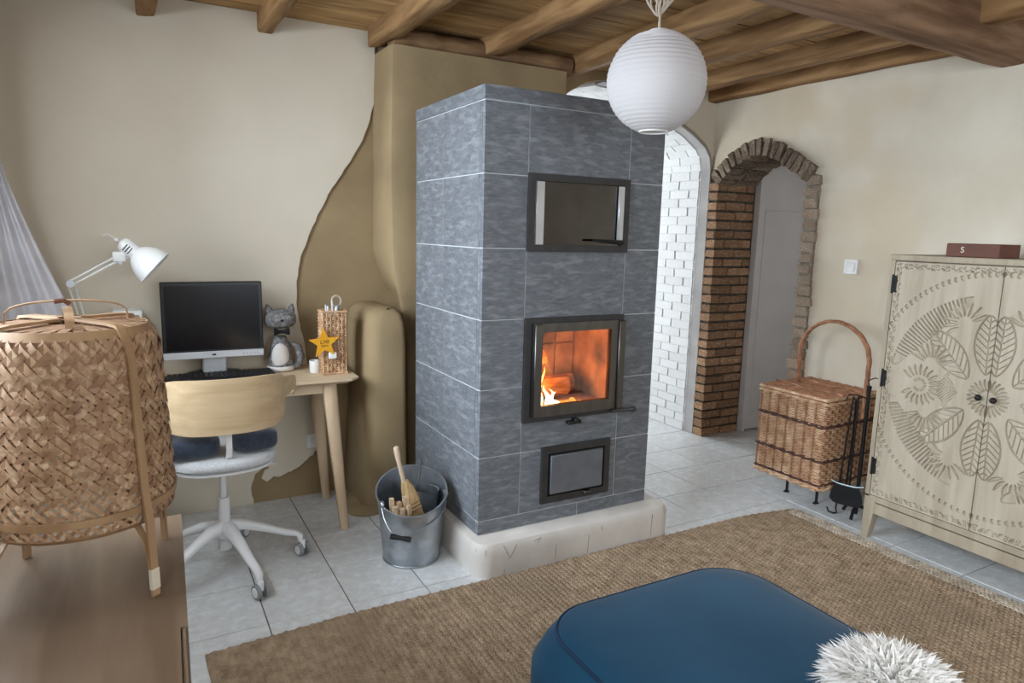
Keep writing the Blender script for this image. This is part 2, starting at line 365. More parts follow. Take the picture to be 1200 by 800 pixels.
# white painted brick reveal
gm = G().box(3.6735, 3.692, YB+.08, YB+.5, .001, 2.0)
vp = [p for p in ARCH if p[0] > 2.5]
for (xa, za), (xb, zb) in zip(vp, vp[1:]):
    d = Vector((xb-xa, zb-za)).normalized(); n = Vector((d.y, -d.x))*.010
    gm.add([(xa, YB+.085, za), (xb, YB+.085, zb), (xb, YB+.5, zb), (xa, YB+.5, za), (xa+n.x, YB+.085, za+n.y), (xb+n.x, YB+.085, zb+n.y), (xb+n.x, YB+.5, zb+n.y), (xa+n.x, YB+.5, za+n.y)],
           [(0, 1, 2, 3), (7, 6, 5, 4), (0, 4, 5, 1), (2, 6, 7, 3), (1, 5, 6, 2), (3, 7, 4, 0)])
fixn(obj('mortar_bed', gm, 'white_mortar', wb, sharp=0))
WBM = unit_meshes('white_brick', 'white_brick', 6, .03)
zz = .004; r = 0
while zz < 1.95:
    y = YB+.086; lens = [.205, .205] if r % 2 == 0 else [.10, .205, .10]
    for k, L_ in enumerate(lens):
        h = .058+random.uniform(-.003, .003)
        piece('white_brick', random.choice(WBM), wb, (3.678-random.uniform(0, .004), y+L_/2, zz+h/2), (0, 0, random.uniform(-.01, .01)), (.02, L_-.012, h))
        y += L_+.002
    zz += .0655; r += 1
# vault of the arch in white brick
acc = 0; seg = []
pts = [Vector(p) for p in ARCH if p[0] > 2.55]+[Vector((3.69, 1.96))]
def along(pts, step):
    out = []; d = step/2; i = 0; rem = 0
    cum = [0]
    for a, b in zip(pts, pts[1:]): cum.append(cum[-1]+(b-a).length)
    while d < cum[-1]:
        while cum[i+1] < d: i += 1
        t = (d-cum[i])/(cum[i+1]-cum[i]); out.append((pts[i].lerp(pts[i+1], t), (pts[i+1]-pts[i]).normalized())); d += step
    return out
for k, (p, t) in enumerate(along(pts, .066)):
    ang = math.atan2(t.y, t.x); n = Vector((t.y, -t.x))
    y = YB+.086; lens = [.205, .205] if k % 2 == 0 else [.10, .205, .10]
    for L_ in lens:
        q = p+n*.009
        piece('white_brick', random.choice(WBM), wb, (q.x, y+L_/2, q.y), (0, -ang, 0), (.062, L_-.006, .02)); y += L_+.002
# ---- clay chimney breast, buttress, timber plate
g = G(); lv = [(0, 1.30, 1.27, 3.50), (.9, 1.31, 1.27, 3.50), (1.05, 1.325, 1.26, 3.48), (1.10, 1.315, 1.248, 3.465), (1.16, 1.262, 1.232, 3.458), (1.22, 1.228, 1.214, 3.455), (1.29, 1.20, 1.20, 3.455), (1.38, 1.178, 1.192, 3.452), (1.6, 1.180, 1.188, 3.455), (1.8, 1.184, 1.184, 3.456), (2.0, 1.18, 1.186, 3.453), (2.2, 1.184, 1.19, 3.456), (2.405, 1.19, 1.196, 3.455)]
xsn = 12
for z, xb_, xf, yf in lv:
    ring = [(xb_, YB+.02, z), (xb_*.5+xf*.5-.002, (YB+yf)/2, z), (xf-.002, yf+.03, z), (xf+.006, yf+.008, z), (xf+.03, yf-.001, z)]
    for k in range(1, 8): ring.append((xf+.03+(2.22-xf-.03)*k/8, yf+random.uniform(-.003, .003), z+0))
    ring += [(2.24, yf+.006, z), (2.255, yf+.03, z), (2.26, YB+.02, z)]
    g.v += ring
nr = len(ring)
for i in range(len(lv)-1):
    for k in range(nr-1): g.f.append((i*nr+k, i*nr+k+1, (i+1)*nr+k+1, (i+1)*nr+k))
    g.f.append((i*nr+nr-1, i*nr, (i+1)*nr, (i+1)*nr+nr-1))
g.f.append(tuple((len(lv)-1)*nr+k for k in range(nr)))
obj('chimney_breast', g, 'clay', wb, sharp=24, label='clay plastered chimney breast with a bent edge')
g = G(); lv = [(0, 0, 0), (.05, -.012, .0), (.5, 0, 0), (.9, .002, .002), (1.0, .008, .01), (1.05, .02, .03), (1.075, .045, .06), (1.085, .08, .1)]
for z, dx, dy in lv:
    x0, x1, y0, y1 = 1.025+dx, 1.235-dx*.8, 3.345+dy, YB+.02
    xo = .0 if z > .1 else -.02
    ring = []
    for k in range(7):
        a = PI*1.0+k/6*PI/2; ring.append((x0+.07+.07*math.cos(a)+xo, y0+.08+.08*math.sin(a), z+random.uniform(-.003, .003)))
    for k in range(5):
        a = PI*1.5+k/4*PI/2; ring.append((x1-.03+.03*math.cos(a), y0+.03+.03*math.sin(a), z-.0))
    ring += [(x1, y1, z), (x0+xo, y1, z)]
    g.v += ring
nr = len(ring)
for i in range(len(lv)-1):
    for k in range(nr): g.f.append((i*nr+k, i*nr+(k+1) % nr, (i+1)*nr+(k+1) % nr, (i+1)*nr+k))
g.f.append(tuple((len(lv)-1)*nr+k for k in range(nr)))
obj('buttress', g, 'clay', wb, sharp=60, label='low rounded clay buttress')
g = G().ell((1.02, 3.40, .0), .10, .10, .035, 16, 8); g.ell((1.0, 3.52, .0), .07, .12, .05, 16, 8)
obj('clay_mound', g, 'clay', wb, sharp=80)
g = G()
n = 22
for side in range(1):
    pp = []; rr = []
    for k in range(n): 
        x = 1.21+k*(2.29-1.21)/(n-1); pp.append((x, 3.515+.006*math.sin(k*1.3), 2.448)); rr.append(.052+.004*math.sin(k*2.1))
    g.tube(pp, rr, 10, flat=(0, 1, 0))
obj('timber_plate', g, 'lintel_wood', wb, sharp=50, label='reddish rough timber on top of the chimney breast')
# ---- right wall with the brick arch
INN = [(3.65, 1.855), (3.60, 1.905), (3.51, 1.97), (3.44, 2.005), (3.38, 2.026), (3.30, 2.036), (3.237, 2.028), (3.13, 1.982), (3.06, 1.934), (2.985, 1.89), (2.92, 1.85)]
OUTW = [(3.745, 0), (3.745, 1.93), (3.70, 1.985), (3.62, 2.05), (3.50, 2.10), (3.40, 2.128), (3.30, 2.138), (3.22, 2.128), (3.08, 2.08), (2.98, 2.02), (2.87, 1.945), (2.812, 1.89), (2.812, 0)]
poly = [(YF-.3, 0), (2.83, 0), (2.83, 1.88)]+[(y-.0, z+.05) for y, z in INN[::-1]]+[(3.70, 1.88), (3.70, 0), (3.80, 0), (3.80, ZC+.1), (YF-.3, ZC+.1)]
wr = fixn(struct('wall_right', G().prism(poly, 'x', XR, XR+.36), 'plaster_right')); ORG[wr] = Vector((0, 0, 0))
# mortar bed behind the bricks
g = G().box(3.692, 4.06, 3.662, 3.735, .001, 1.9); gl = G().box(3.684, 4.0, 2.822, 2.908, .001, 1.88); fixn(obj('mortar_bed', gl, 'mortar_light', wr, sharp=0))
gg = [Vector(p) for p in INN]
for a, b in zip(gg, gg[1:]):
    d = (b-a).normalized(); n = Vector((-d.y, d.x)); n = -n if n.y < 0 else n
    q = [a+n*.012, b+n*.012, b+n*.085, a+n*.085]
    g.add([(3.692, p.x, p.y) for p in q]+[(4.06, p.x, p.y) for p in q], [(0, 1, 2, 3), (7, 6, 5, 4), (0, 4, 5, 1), (1, 5, 6, 2), (2, 6, 7, 3), (3, 7, 4, 0)])
fixn(obj('mortar_bed', g, 'mortar', wr, sharp=0))
BM_ = unit_meshes('brick', 'brick', 7, .035); BG = unit_meshes('brick', 'brick_grey', 7, .05); BP = unit_meshes('brick', 'brick_pale', 7, .07)
zz = .004; r = 0
while zz < 1.83:
    x = 3.672+random.uniform(-.004, .004); lens = [.20, .185] if r % 2 == 0 else [.095, .20, .085]
    if r % 5 == 3: lens = [.155, .23]
    for k, L_ in enumerate(lens):
        h = .051+random.uniform(-.004, .004)
        piece('brick', random.choice(BM_), wr, (x+L_/2, 3.690+random.uniform(-.004, .004), zz+h/2), (random.uniform(-.015, .015), random.uniform(-.012, .012), random.uniform(-.012, .012)), (L_-.012, .09, h)); x += L_
    w = .1+random.uniform(-.014, .012)
    piece('brick', random.choice(BP), wr, (3.74, 2.865+random.uniform(-.008, .008), zz+h/2), (random.uniform(-.03, .03), 0, random.uniform(-.04, .04)), (.14, w, h+.002))
    zz += .0672; r += 1
for k, (p, t) in enumerate(along(gg, .0535)):
    n = Vector((-t.y, t.x)); n = -n if n.y < 0 else n
    ang = math.atan2(t.y, t.x)
    q = p+n*(.055+random.uniform(-.006, .004)); x = 3.668+random.uniform(-.006, .006)
    for L_ in ([.20, .19] if k % 2 else [.14, .25]):
        piece('brick', random.choice(BG), wr, (x+L_/2, q.x, q.y), (ang, random.uniform(-.01, .01), random.uniform(-.01, .01)), (L_-.008, .043, .108)); x += L_
# ---- left wall with two windows, wall behind the camera with one
def wall_holes(name, m, u0, u1, holes, axis, a, b):
    g = G(); us = sorted({u0, u1, *[h[0] for h in holes], *[h[1] for h in holes]})
    for p, q in zip(us, us[1:]):
        hs = [h for h in holes if h[0] <= p and h[1] >= q]
        rng_ = [(0, ZC+.1)] if not hs else [(0, hs[0][2]), (hs[0][3], ZC+.1)]
        for z0, z1 in rng_:
            if axis == 'x': g.box(a, b, p, q, z0, z1)
            else: g.box(p, q, a, b, z0, z1)
    return struct(name, g, m)
wl = wall_holes('wall_left', 'plaster_cream', YF-.3, YB+.5, [(1.4, 3.1, 1.0, 2.2), (-1.1, .4, 1.0, 2.2)], 'x', XL-.25, XL)
wf = wall_holes('wall_front', 'plaster_cream', XL-.25, XR+.36, [(.6, 2.6, .9, 2.15)], 'y', YF-.3, YF)
def window(name, axis, c, u0, u1, z0, z1):
    g = G(); t = .045
    bars = [(u0, u1, z0, z0+t), (u0, u1, z1-t, z1), (u0, u0+t, z0, z1), (u1-t, u1, z0, z1), ((u0+u1)/2-.03, (u0+u1)/2+.03, z0, z1)]
    for a, b, p, q in bars:
        if axis == 'x': g.box(c-.03, c+.03, a, b, p, q)
        else: g.box(a, b, c-.03, c+.03, p, q)
    w = struct(name, g, 'window_frame'); ORG[w] = Vector((0, 0, 0))
    for a, b in ((u0+t, (u0+u1)/2-.03), ((u0+u1)/2+.03, u1-t)):
        g = G().box(c-.003, c+.003, a, b, z0+t, z1-t) if axis == 'x' else G().box(a, b, c-.003, c+.003, z0+t, z1-t)
        obj('pane', g, 'window_glass', w, sharp=0)
window('window_1', 'x', XL-.14, 1.4, 3.1, 1.0, 2.2)
window('window_2', 'x', XL-.14, -1.1, .4, 1.0, 2.2)
window('hallway_fill_window', 'y', 1.45, 4.3, 5.4, 1.0, 2.2)  # unseen hallway window, added to go with the fill light there
window('kitchen_fill_window', 'y', 6.25, 2.0, 3.8, 1.0, 2.2)  # unseen kitchen window, added for the light on the floor
window('window_3', 'y', YF-.16, .6, 2.6, .9, 2.15)
# ---- kitchen and hallway beyond
g = G().box(.9, 1.0, 4.24, 6.3, 0, .85); g.box(.9, 1.0, 4.24, 6.3, 2.15, 2.55); g.box(.9, 1.0, 4.24, 4.6, .85, 2.15); g.box(.9, 1.0, 6.0, 6.3, .85, 2.15)
g.box(.9, 2.0, 6.2, 6.3, 0, 2.55); g.box(3.8, 4.7, 6.2, 6.3, 0, 2.55); g.box(2.0, 3.8, 6.2, 6.3, 0, 1.0); g.box(2.0, 3.8, 6.2, 6.3, 2.2, 2.55); g.box(4.3, 4.4, 4.24, 6.2, 0, 2.55)
struct('wall_kitchen', g, 'kitchen_wall')
g = G().box(4.06, 6.0, 3.76, 3.86, 0, 2.55); g.box(5.6, 5.7, 1.5, 3.76, 0, 2.55); g.box(4.06, 4.3, 1.4, 1.5, 0, 2.55); g.box(5.4, 5.7, 1.4, 1.5, 0, 2.55); g.box(4.3, 5.4, 1.4, 1.5, 0, 1.0); g.box(4.3, 5.4, 1.4, 1.5, 2.2, 2.55)
struct('wall_hallway', g, 'hall_wall')
# open door leaf in the hallway
dr = struct('door_1', G().rbox(0, .88, -.02, .02, 0, 2.12, .004, 1).xf(T(4.09, 3.635, .012) @ rotz(math.radians(-1.5))), 'door_white'); ORG[dr] = Vector((0, 0, 0))
for (a, b, p, q) in ((.05, .83, 1.68, 1.688), (.05, .83, .12, .128), (.05, .058, .12, 1.68), (.822, .83, .12, 1.68)):
    obj('panel_moulding', G().rbox(a, b, -.026, -.019, p, q, .002, 1).xf(T(4.09, 3.635, .012) @ rotz(math.radians(-1.5))), 'door_white', dr)
struct('trim_1', G().rbox(4.062, 4.092, 3.60, 3.655, .001, 2.1, .003, 1), 'door_white')
# ---- ceiling, planks, beams
ce = struct('ceiling', G().box(XL-.25, 6.0, YF-.3, 6.3, ZC+.03, ZC+.10), 'mortar'); ORG[ce] = Vector((0, 0, 0))
y = YF
while y < YB+.0:
    w = random.uniform(.13, .17); w = min(w, YB-y)
    if w < .03: break
    obj('plank', G().box(XL, XR, y+.002, y+w-.002, ZC+random.uniform(-.004, .004), ZC+.031), 'plank_wood', ce, sharp=0); y += w
def beam(name, x0, x1, y0, y1, z0, z1, m, axis='y', amp=.006, n=26):
    g = G(); L0, L1 = (y0, y1) if axis == 'y' else (x0, x1); a0, a1 = (x0, x1) if axis == 'y' else (y0, y1)
    ph = [random.uniform(0, 6) for _ in range(6)]
    prof = [(0, 1), (0, .12), (.03, .04), (.09, 0), (.5, -.01), (.91, 0), (.97, .04), (1, .12), (1, 1)]
    for i in range(n):
        s = L0+(L1-L0)*i/(n-1)
        for j, (u, v) in enumerate(prof):
            d1 = amp*math.sin(s*3.1+ph[0]+u*2)+amp*.5*math.sin(s*9+ph[1]+u*3); d2 = amp*math.sin(s*2.3+ph[2]+u*2)+amp*.4*math.sin(s*11+ph[3]-u*3)
            A = a0+(a1-a0)*u+d1; Z = z0+(z1-z0)*v+(d2 if v < .9 else 0)
            g.v.append((A, s, Z) if axis == 'y' else (s, A, Z))
    k = len(prof)
    for i in range(n-1):
        for j in range(k-1): g.f.append((i*k+j, i*k+j+1, (i+1)*k+j+1, (i+1)*k+j))
    g.f += [tuple(range(k)), tuple((n-1)*k+j for j in range(k-1, -1, -1))]
    return fixn(obj(name, g, m, ce, sharp=50))
for x0, x1, ye in ((-.42, -.34, YB), (.068, .156, YB), (.598, .676, YB), (1.13, 1.235, 3.66), (1.72, 1.83, 3.66), (2.30, 2.405, YB), (2.745, 2.85, YB), (3.235, 3.34, YB), (3.60, 3.698, YB)):
    beam('beam', x0, x1, 1.82, ye, 2.425, ZC+.01, 'beam_wood')
beam('main_beam', XL, XR, 1.755, 1.905, 2.33, ZC+.01, 'main_beam_wood', axis='x')
for x0, x1 in ((.07, .16), (1.13, 1.235), (2.30, 2.405), (3.235, 3.34)):
    beam('beam', x0, x1, YF, 1.80, 2.425, ZC+.01, 'beam_wood')

# ================================================================== MASONRY STOVE
SX0, SX1, SY0, SY1 = 1.267, 2.215, 2.55, 3.31
st = thing('masonry_stove', 'tall grey slate tiled masonry stove with a lit fire behind glass', 'stove', (1.74, 2.9, 0))
# plinth with rounded corners
def rrect(x0, x1, y0, y1, r, n=6):
    out = []
    for cx, cy, a0 in ((x1-r, y1-r, 0), (x0+r, y1-r, PI/2), (x0+r, y0+r, PI), (x1-r, y0+r, 1.5*PI)):
        for k in range(n+1):
            a = a0+k/n*PI/2; out.append((cx+r*math.cos(a), cy+r*math.sin(a)))
    return out
g = G(); lv = [(0, 0), (.10, 0), (.135, .004), (.15, .012), (.156, .03)]
rings = []
for z, d in lv:
    R_ = rrect(1.222+d, 2.31-d, 2.444+d, 3.40-d, .075-d*.5); g.v += [(x, y, z) for x, y in R_]; n = len(R_)
for i in range(len(lv)-1):
    for k in range(n): g.f.append((i*n+k, i*n+(k+1) % n, (i+1)*n+(k+1) % n, (i+1)*n+k))
g.f.append(tuple((len(lv)-1)*n+k for k in range(n)))
pl = obj('plinth', g, 'plinth', st, sharp=35, label='cream plastered plinth with rounded corners')
g = G()
for a in ([(1.345, .14), (1.378, .075), (1.412, .135)], [(1.50, .13), (1.535, .14), (1.52, .118)], [(1.62, .09), (1.615, .02)], [(1.80, .10), (1.795, .01)], [(1.87, .13), (1.875, .105)], [(2.18, .13), (2.175, .02)], [(1.353, .03), (1.35, .0)]):
    g.tube([(x, 2.4437, z) for x, z in a], .0010, 5)
g.tube([(1.233, 2.487, .13), (1.232, 2.49, .02)], .0010, 5); g.tube([(1.262, 2.453, .135), (1.263, 2.455, .06)], .0010, 5)
g.tube([(2.29, 2.47, .13), (2.285, 2.465, .07), (2.295, 2.475, .03)], .0010, 5)
obj('cracks', g, 'crack', pl, sharp=0, kind='stuff')
# core (grout coloured) around the two chambers
FB = (1.525, 2.005, .67, 1.10); OV = (1.505, 2.0, 1.425, 1.715)
g = G(); i = .0035
def core(x0, x1, z0, z1, y0=SY0+i, y1=SY1-i): g.box(x0, x1, y0, y1, z0, z1)
core(SX0+i, FB[0], .155, 2.02); core(FB[1], SX1-i, .155, 2.02)
core(FB[0], FB[1], .155, FB[2]); core(FB[0], FB[1], FB[3], OV[2]); core(FB[0], FB[1], OV[3], 2.02)
g.box(FB[0], FB[1], 2.95, SY1-i, FB[2], FB[3]); g.box(FB[0], FB[1], 2.9, SY1-i, OV[2], OV[3])
obj('core', g, 'slate_grout', st, sharp=0)
g = G(); e = .003
g.box(FB[0]-e, FB[0]+.004, 2.585, 2.95, FB[2], FB[3]); g.box(FB[1]-.004, FB[1]+e, 2.585, 2.95, FB[2], FB[3]); g.box(FB[0], FB[1], 2.93, 2.952, FB[2], FB[3])
g.box(FB[0], FB[1], 2.585, 2.95, FB[2]-e, FB[2]+.01); g.box(FB[0], FB[1], 2.585, 2.95, FB[3]-.004, FB[3]+e)
fl = obj('firebox', g, 'firebrick', st, sharp=0, label='glowing firebrick chamber')
g = G()
for k in range(4):
    x = FB[0]+.012+k*.115
    g.rbox(x, x+.108, 2.915, 2.932, FB[2]+.02, .93, .004, 1); g.rbox(x, x+.108, 2.915, 2.932, .935, 1.09, .004, 1)
obj('firebricks', g, 'firebrick', fl)
ROWS = [.219, .51, .814, 1.117, 1.42, 1.724, 2.012]
gp = .0022
tmesh = {}
def stile(x0, x1, y0, y1, z0, z1):
    key = (round(x1-x0, 3), round(y1-y0, 3), round(z1-z0, 3))
    if key not in tmesh:
        a, b, c = [k/2 for k in key]; q = G().rbox(-a+(gp if a > .02 else 0), a-(gp if a > .02 else 0), -b+(gp if b > .0101 else 0), b-(gp if b > .0101 else 0), -c+gp, c-gp, .0015, 1)
        me = bpy.data.meshes.new('slate_tile'); me.from_pydata(q.v, [], q.f); me.materials.append(MATS['slate']); tmesh[key] = me
    piece('slate_tile', tmesh[key], st, ((x0+x1)/2, (y0+y1)/2, (z0+z1)/2))
TT = .02
for z0, z1 in zip(ROWS, ROWS[1:]):
    for xa, xb in ((SX0, 1.4785), (2.0135, SX1)): stile(xa, xb, SY0, SY0+TT, z0, z1)
    if z0 == .814 or z0 == 1.42: pass
    elif z0 == .51: stile(1.4785, 2.0135, SY0, SY0+TT, .51, .652)
    else: stile(1.4785, 2.0135, SY0, SY0+TT, z0, z1)
    stile(SX0, SX0+TT, SY0+TT, 2.592, z0, z1)
    for ya, yb in ((2.592, 2.957), (2.957, SY1)):
        stile(SX0, SX0+TT, ya, yb, z0, z1); stile(SX1-TT, SX1, ya, yb, z0, z1)
    stile(SX1-TT, SX1, SY0+TT, 2.592, z0, z1)
# bottom strip and top slab
stile(SX0, 1.80, SY0, SY0+TT, .156, .219); stile(1.80, SX1, SY0, SY0+TT, .156, .219)
stile(SX0, SX0+TT, SY0+TT, SY1, .156, .219); stile(SX1-TT, SX1, SY0+TT, SY1, .156, .219)
obj('top_slab', G().rbox(SX0-.002, SX1+.002, SY0-.002, SY1+.002, 2.014, 2.072, .003, 1), 'slate', st, label='slate top slab')
# frames and doors
def frame(x0, x1, z0, z1, w, y0, y1):
    return G().box(x0, x0+w, y0, y1, z0, z1).box(x1-w, x1, y0, y1, z0, z1).box(x0+w, x1-w, y0, y1, z0, z0+w).box(x0+w, x1-w, y0, y1, z1-w, z1)
# oven door (top)
od = obj('oven_door', frame(1.479, 2.014, 1.408, 1.738, .03, 2.538, 2.575), 'black_steel', st, sharp=0, label='black framed dark glass door')
obj('glass', G().box(1.509, 1.984, 2.556, 2.560, 1.438, 1.708), 'oven_glass', od, sharp=0)
obj('side_strip', G().rbox(1.516, 1.557, 2.540, 2.552, 1.438, 1.706, .002, 1), 'bright_strip', od)
obj('side_strip', G().rbox(1.956, 1.988, 2.540, 2.552, 1.462, 1.706, .002, 1), 'bright_strip', od)
obj('handle', G().tube([(1.80, 2.515, 1.462), (1.86, 2.512, 1.461), (1.93, 2.516, 1.457), (1.975, 2.528, 1.455), (1.985, 2.55, 1.455)], [.005, .006, .008, .01, .01], 8), 'black_plastic', od)
obj('oven_lining', G().box(1.505, 1.507, 2.57, 2.9, 1.425, 1.715).box(1.998, 2.0, 2.57, 2.9, 1.425, 1.715).box(1.505, 2.0, 2.898, 2.9, 1.425, 1.715).box(1.505, 2.0, 2.57, 2.9, 1.713, 1.715).box(1.505, 2.0, 2.57, 2.9, 1.425, 1.427), 'firebrick', st, sharp=0)
# fire door
fd = obj('fire_door_frame', frame(1.479, 2.014, .648, 1.12, .03, 2.536, 2.575), 'black_steel', st, sharp=0, label='black steel door surround')
fr = obj('fire_door', G().box(1.512, 1.56, 2.522, 2.55, .672, 1.096).box(1.935, 1.972, 2.522, 2.55, .672, 1.096).box(1.56, 1.935, 2.522, 2.55, .672, .722).box(1.56, 1.935, 2.522, 2.55, 1.056, 1.096), 'steel', st, sharp=0, label='brushed steel fire door')
obj('glass', G().box(1.555, 1.94, 2.534, 2.538, .718, 1.06), 'fire_glass', fr, sharp=0)
obj('side_strip', G().rbox(1.514, 1.552, 2.508, 2.522, .676, 1.093, .003, 1), 'steel', fr)
obj('side_strip', G().rbox(1.975, 2.012, 2.512, 2.534, .662, 1.093, .003, 1), 'steel', fr)
obj('handle', G().tube([(1.95, 2.51, .664), (2.0, 2.505, .664), (2.04, 2.49, .667)], [.006, .007, .009], 8).ell((2.055, 2.487, .668), .02, .013, .013, 12, 8), 'black_steel', fr)
obj('air_lever', G().rbox(1.715, 1.79, 2.525, 2.551, .618, .634, .004, 1).rbox(1.745, 1.765, 2.512, 2.552, .626, .648, .004, 1), 'black_plastic', st)
# ash door
ad = obj('ash_door_frame', frame(1.585, 1.968, .252, .522, .032, 2.534, 2.552), 'black_steel', st, sharp=0, label='black framed ash door')
obj('gap', G().box(1.61, 1.945, 2.545, 2.549, .28, .495), 'dark_gap', ad, sharp=0)
a2 = obj('ash_door', G().rbox(1.632, 1.925, 2.530, 2.546, .293, .478, .003, 1), 'ash_door', ad)
obj('latch', G().rbox(1.815, 1.855, 2.515, 2.545, .272, .284, .003, 1), 'steel', ad)
# fire: logs, flame, embers, lamp light of the fire
def logm(name, p0, p1, r, label, n=9):
    a, b = Vector(p0), Vector(p1); t = (b-a).normalized(); u = Vector((0, 0, 1)); u = (u-t*u.dot(t)).normalized(); w = t.cross(u)
    g = G(); prof = [(math.cos(k*2*PI/n)*r*(1+random.uniform(-.12, .12)), math.sin(k*2*PI/n)*r*(.8+random.uniform(-.12, .12))) for k in range(n)]
    for i in range(5):
        c = a.lerp(b, i/4)
        g.v += [tuple(c+u*p*(1+random.uniform(-.05, .05))+w*q*(1+random.uniform(-.05, .05))) for p, q in prof]
    for i in range(4):
        for k in range(n): g.f.append((i*n+k, i*n+(k+1) % n, (i+1)*n+(k+1) % n, (i+1)*n+k))
    g.f += [tuple(range(n)), tuple(4*n+k for k in range(n-1, -1, -1))]
    return tag(fixn(obj(name, g, 'log', sharp=40)), label, 'log')
logm('firewood_log', (1.60, 2.785, .745), (1.84, 2.745, .752), .055, 'split log lying flat on the firebox floor beside the flames')
logm('firewood_log', (1.56, 2.80, .86), (1.72, 2.76, .91), .04, 'small split log leaning above the flames in the firebox')
logm('firewood_log', (1.67, 2.86, .735), (1.94, 2.845, .735), .045, 'charred log at the back of the firebox floor')
fo = Vector((1.60, 2.64, .69))
g = G()
def tongue(cx, cy, h, w, ph, z0=0.):
    n = 8; vs = []
    for i in range(n+1):
        t = i/n; s = w*(1-t)**.8*(.55+.9*math.sin(min(1, t*2.2)*PI/2)*(1-t*.3)); dx = .018*math.sin(t*5+ph)*t*1.5; dy = .01*math.cos(t*4+ph)*t
        for k in range(6):
            a = k*PI/3; vs.append((fo.x+cx+dx+s*math.cos(a), fo.y+cy+dy+s*.5*math.sin(a), fo.z+z0+h*t))
    g.add(vs, [(i*6+k, i*6+(k+1) % 6, (i+1)*6+(k+1) % 6, (i+1)*6+k) for i in range(n) for k in range(6)])
for cx, cy, h, w, ph, z0 in ((-.03, .0, .19, .020, 0, .0), (-.005, -.01, .235, .02, 1.2, .0), (.03, .005, .15, .018, 2.2, .0), (.06, -.005, .10, .016, .5, .0), (.09, 0, .06, .016, 3, 0), (.015, .01, .12, .022, 4, .0), (-.045, .01, .12, .016, 2, .04), (.075, -.01, .085, .012, 5, .0), (.11, .0, .035, .02, 1, 0), (.02, -.012, .17, .012, 3.6, .02)):
    tongue(cx, cy, h, w, ph, z0)
flo = thing('flame', 'bright yellow flames licking up in front of the logs', 'fire', tuple(fo))
obj('flame_tongues', g, 'flame', flo, sharp=0)
g = G()
for k in range(26): g.ell((1.56+random.random()*.30, 2.615+random.random()*.07, .688+random.random()*.006), .016, .014, .008, 7, 5)
obj('embers', g, 'ember', flo, sharp=0, kind='stuff')
l = bpy.data.lights.new('fire_light', 'POINT'); l.energy = 6.5; l.color = (1, .33, .06); l.shadow_soft_size = .06
lo = bpy.data.objects.new('fire_light', l); lo.location = (1.64, 2.65, .84); COL.objects.link(lo); lo.parent = flo; lo.location = Vector((1.64, 2.65, .84))-fo

# ================================================================== BUCKET AND ITS CONTENT
bc = Vector((1.055, 2.80, 0))
bk = thing('metal_bucket', 'galvanised steel ash bucket with slanted rim and wire bail beside the stove', 'bucket', tuple(bc))
dirc = Vector((-.35, -.94)).normalized()                     # low side of the rim
def brim(a):
    d = math.cos(a)*dirc.x+math.sin(a)*dirc.y; return .315-.062*d
g = G(); n = 40; lvs = 9
def ringv(k, t, dr=0):
    a = 2*PI*k/n; z = brim(a)*t; rr = .128+.030*z/.32+dr; return (bc.x+rr*math.cos(a), bc.y+rr*math.sin(a), z)
for i in range(lvs): g.v += [ringv(k, .002+i/(lvs-1)*.998) for k in range(n)]
for i in range(lvs): g.v += [ringv(k, 1-i/(lvs-1)*.97, -.003) for k in range(n)]
m = 2*lvs
for i in range(m-1):
    for k in range(n): g.f.append((i*n+k, i*n+(k+1) % n, (i+1)*n+(k+1) % n, (i+1)*n+k))
g.f += [tuple(range(n-1, -1, -1)), tuple((m-1)*n+k for k in range(n))]
obj('body', g, 'galvanised', bk, sharp=40)
obj('rim', G().tube([ringv(k, 1.0, .002) for k in range(n)], .0045, 8, closed=True), 'galvanised', bk)
obj('foot_ring', G().tube([ringv(k, .02, .001) for k in range(n)], .004, 8, closed=True), 'galvanised', bk)
pl_, pr_ = Vector((bc.x-.152, bc.y-.035, .285)), Vector((bc.x+.155, bc.y-.03, .285))
hm = ony(473, 631, 2.63)
pts = []
for k in range(13):
    t = k/12; p = pl_.lerp(pr_, t); s = math.sin(t*PI)**.75; pts.append((p.x+s*(hm.x-bc.x)*.9, p.y-s*.135, p.z-s*(.285-hm.z)))
for k, q in enumerate(pts):                                    # keep the wire outside the wall of the bucket
    dq = Vector((q[0]-bc.x, q[1]-bc.y)); rq = .128+.030*q[2]/.32+.006
    if dq.length < rq: dq = dq.normalized()*rq; pts[k] = (bc.x+dq.x, bc.y+dq.y, q[2])
bl = obj('bail', G().tube(pts, .0028, 8), 'galvanised', bk)
c = Vector(pts[5]); d = Vector((Vector(pts[6])-Vector(pts[4]))).normalized()
obj('grip', G().tube([c-d*.045, c-d*.03, c, c+d*.03, c+d*.045], [.012, .013, .0095, .013, .012], 10), 'black_plastic', bl)
for p in (pl_, pr_): obj('lug', G().ell(p, .012, .02, .02, 10, 8), 'galvanised', bk)
# scoop (inner round dust scoop)
sc = thing('ash_scoop', 'small grey metal ash scoop with upright handle standing in the bucket', 'scoop', (1.10, 2.82, .1))
g = G().shell([(.0, .0), (.05, .0), (.055, .01), (.062, .20), (.064, .205), (.059, .2), (.05, .012)], (1.115, 2.83, .10), 24, Matrix.Rotation(.1, 3, 'Y'))
obj('pan', g, 'steel_grey', sc)
hp = [ony(487, 572, 2.84), ony(491, 555, 2.85), ony(491.5, 537, 2.86)]
obj('handle', G().tube([hp[0]-Vector((0, 0, .06))]+hp, [.006, .007, .010, .011], 8), 'steel_grey', sc)
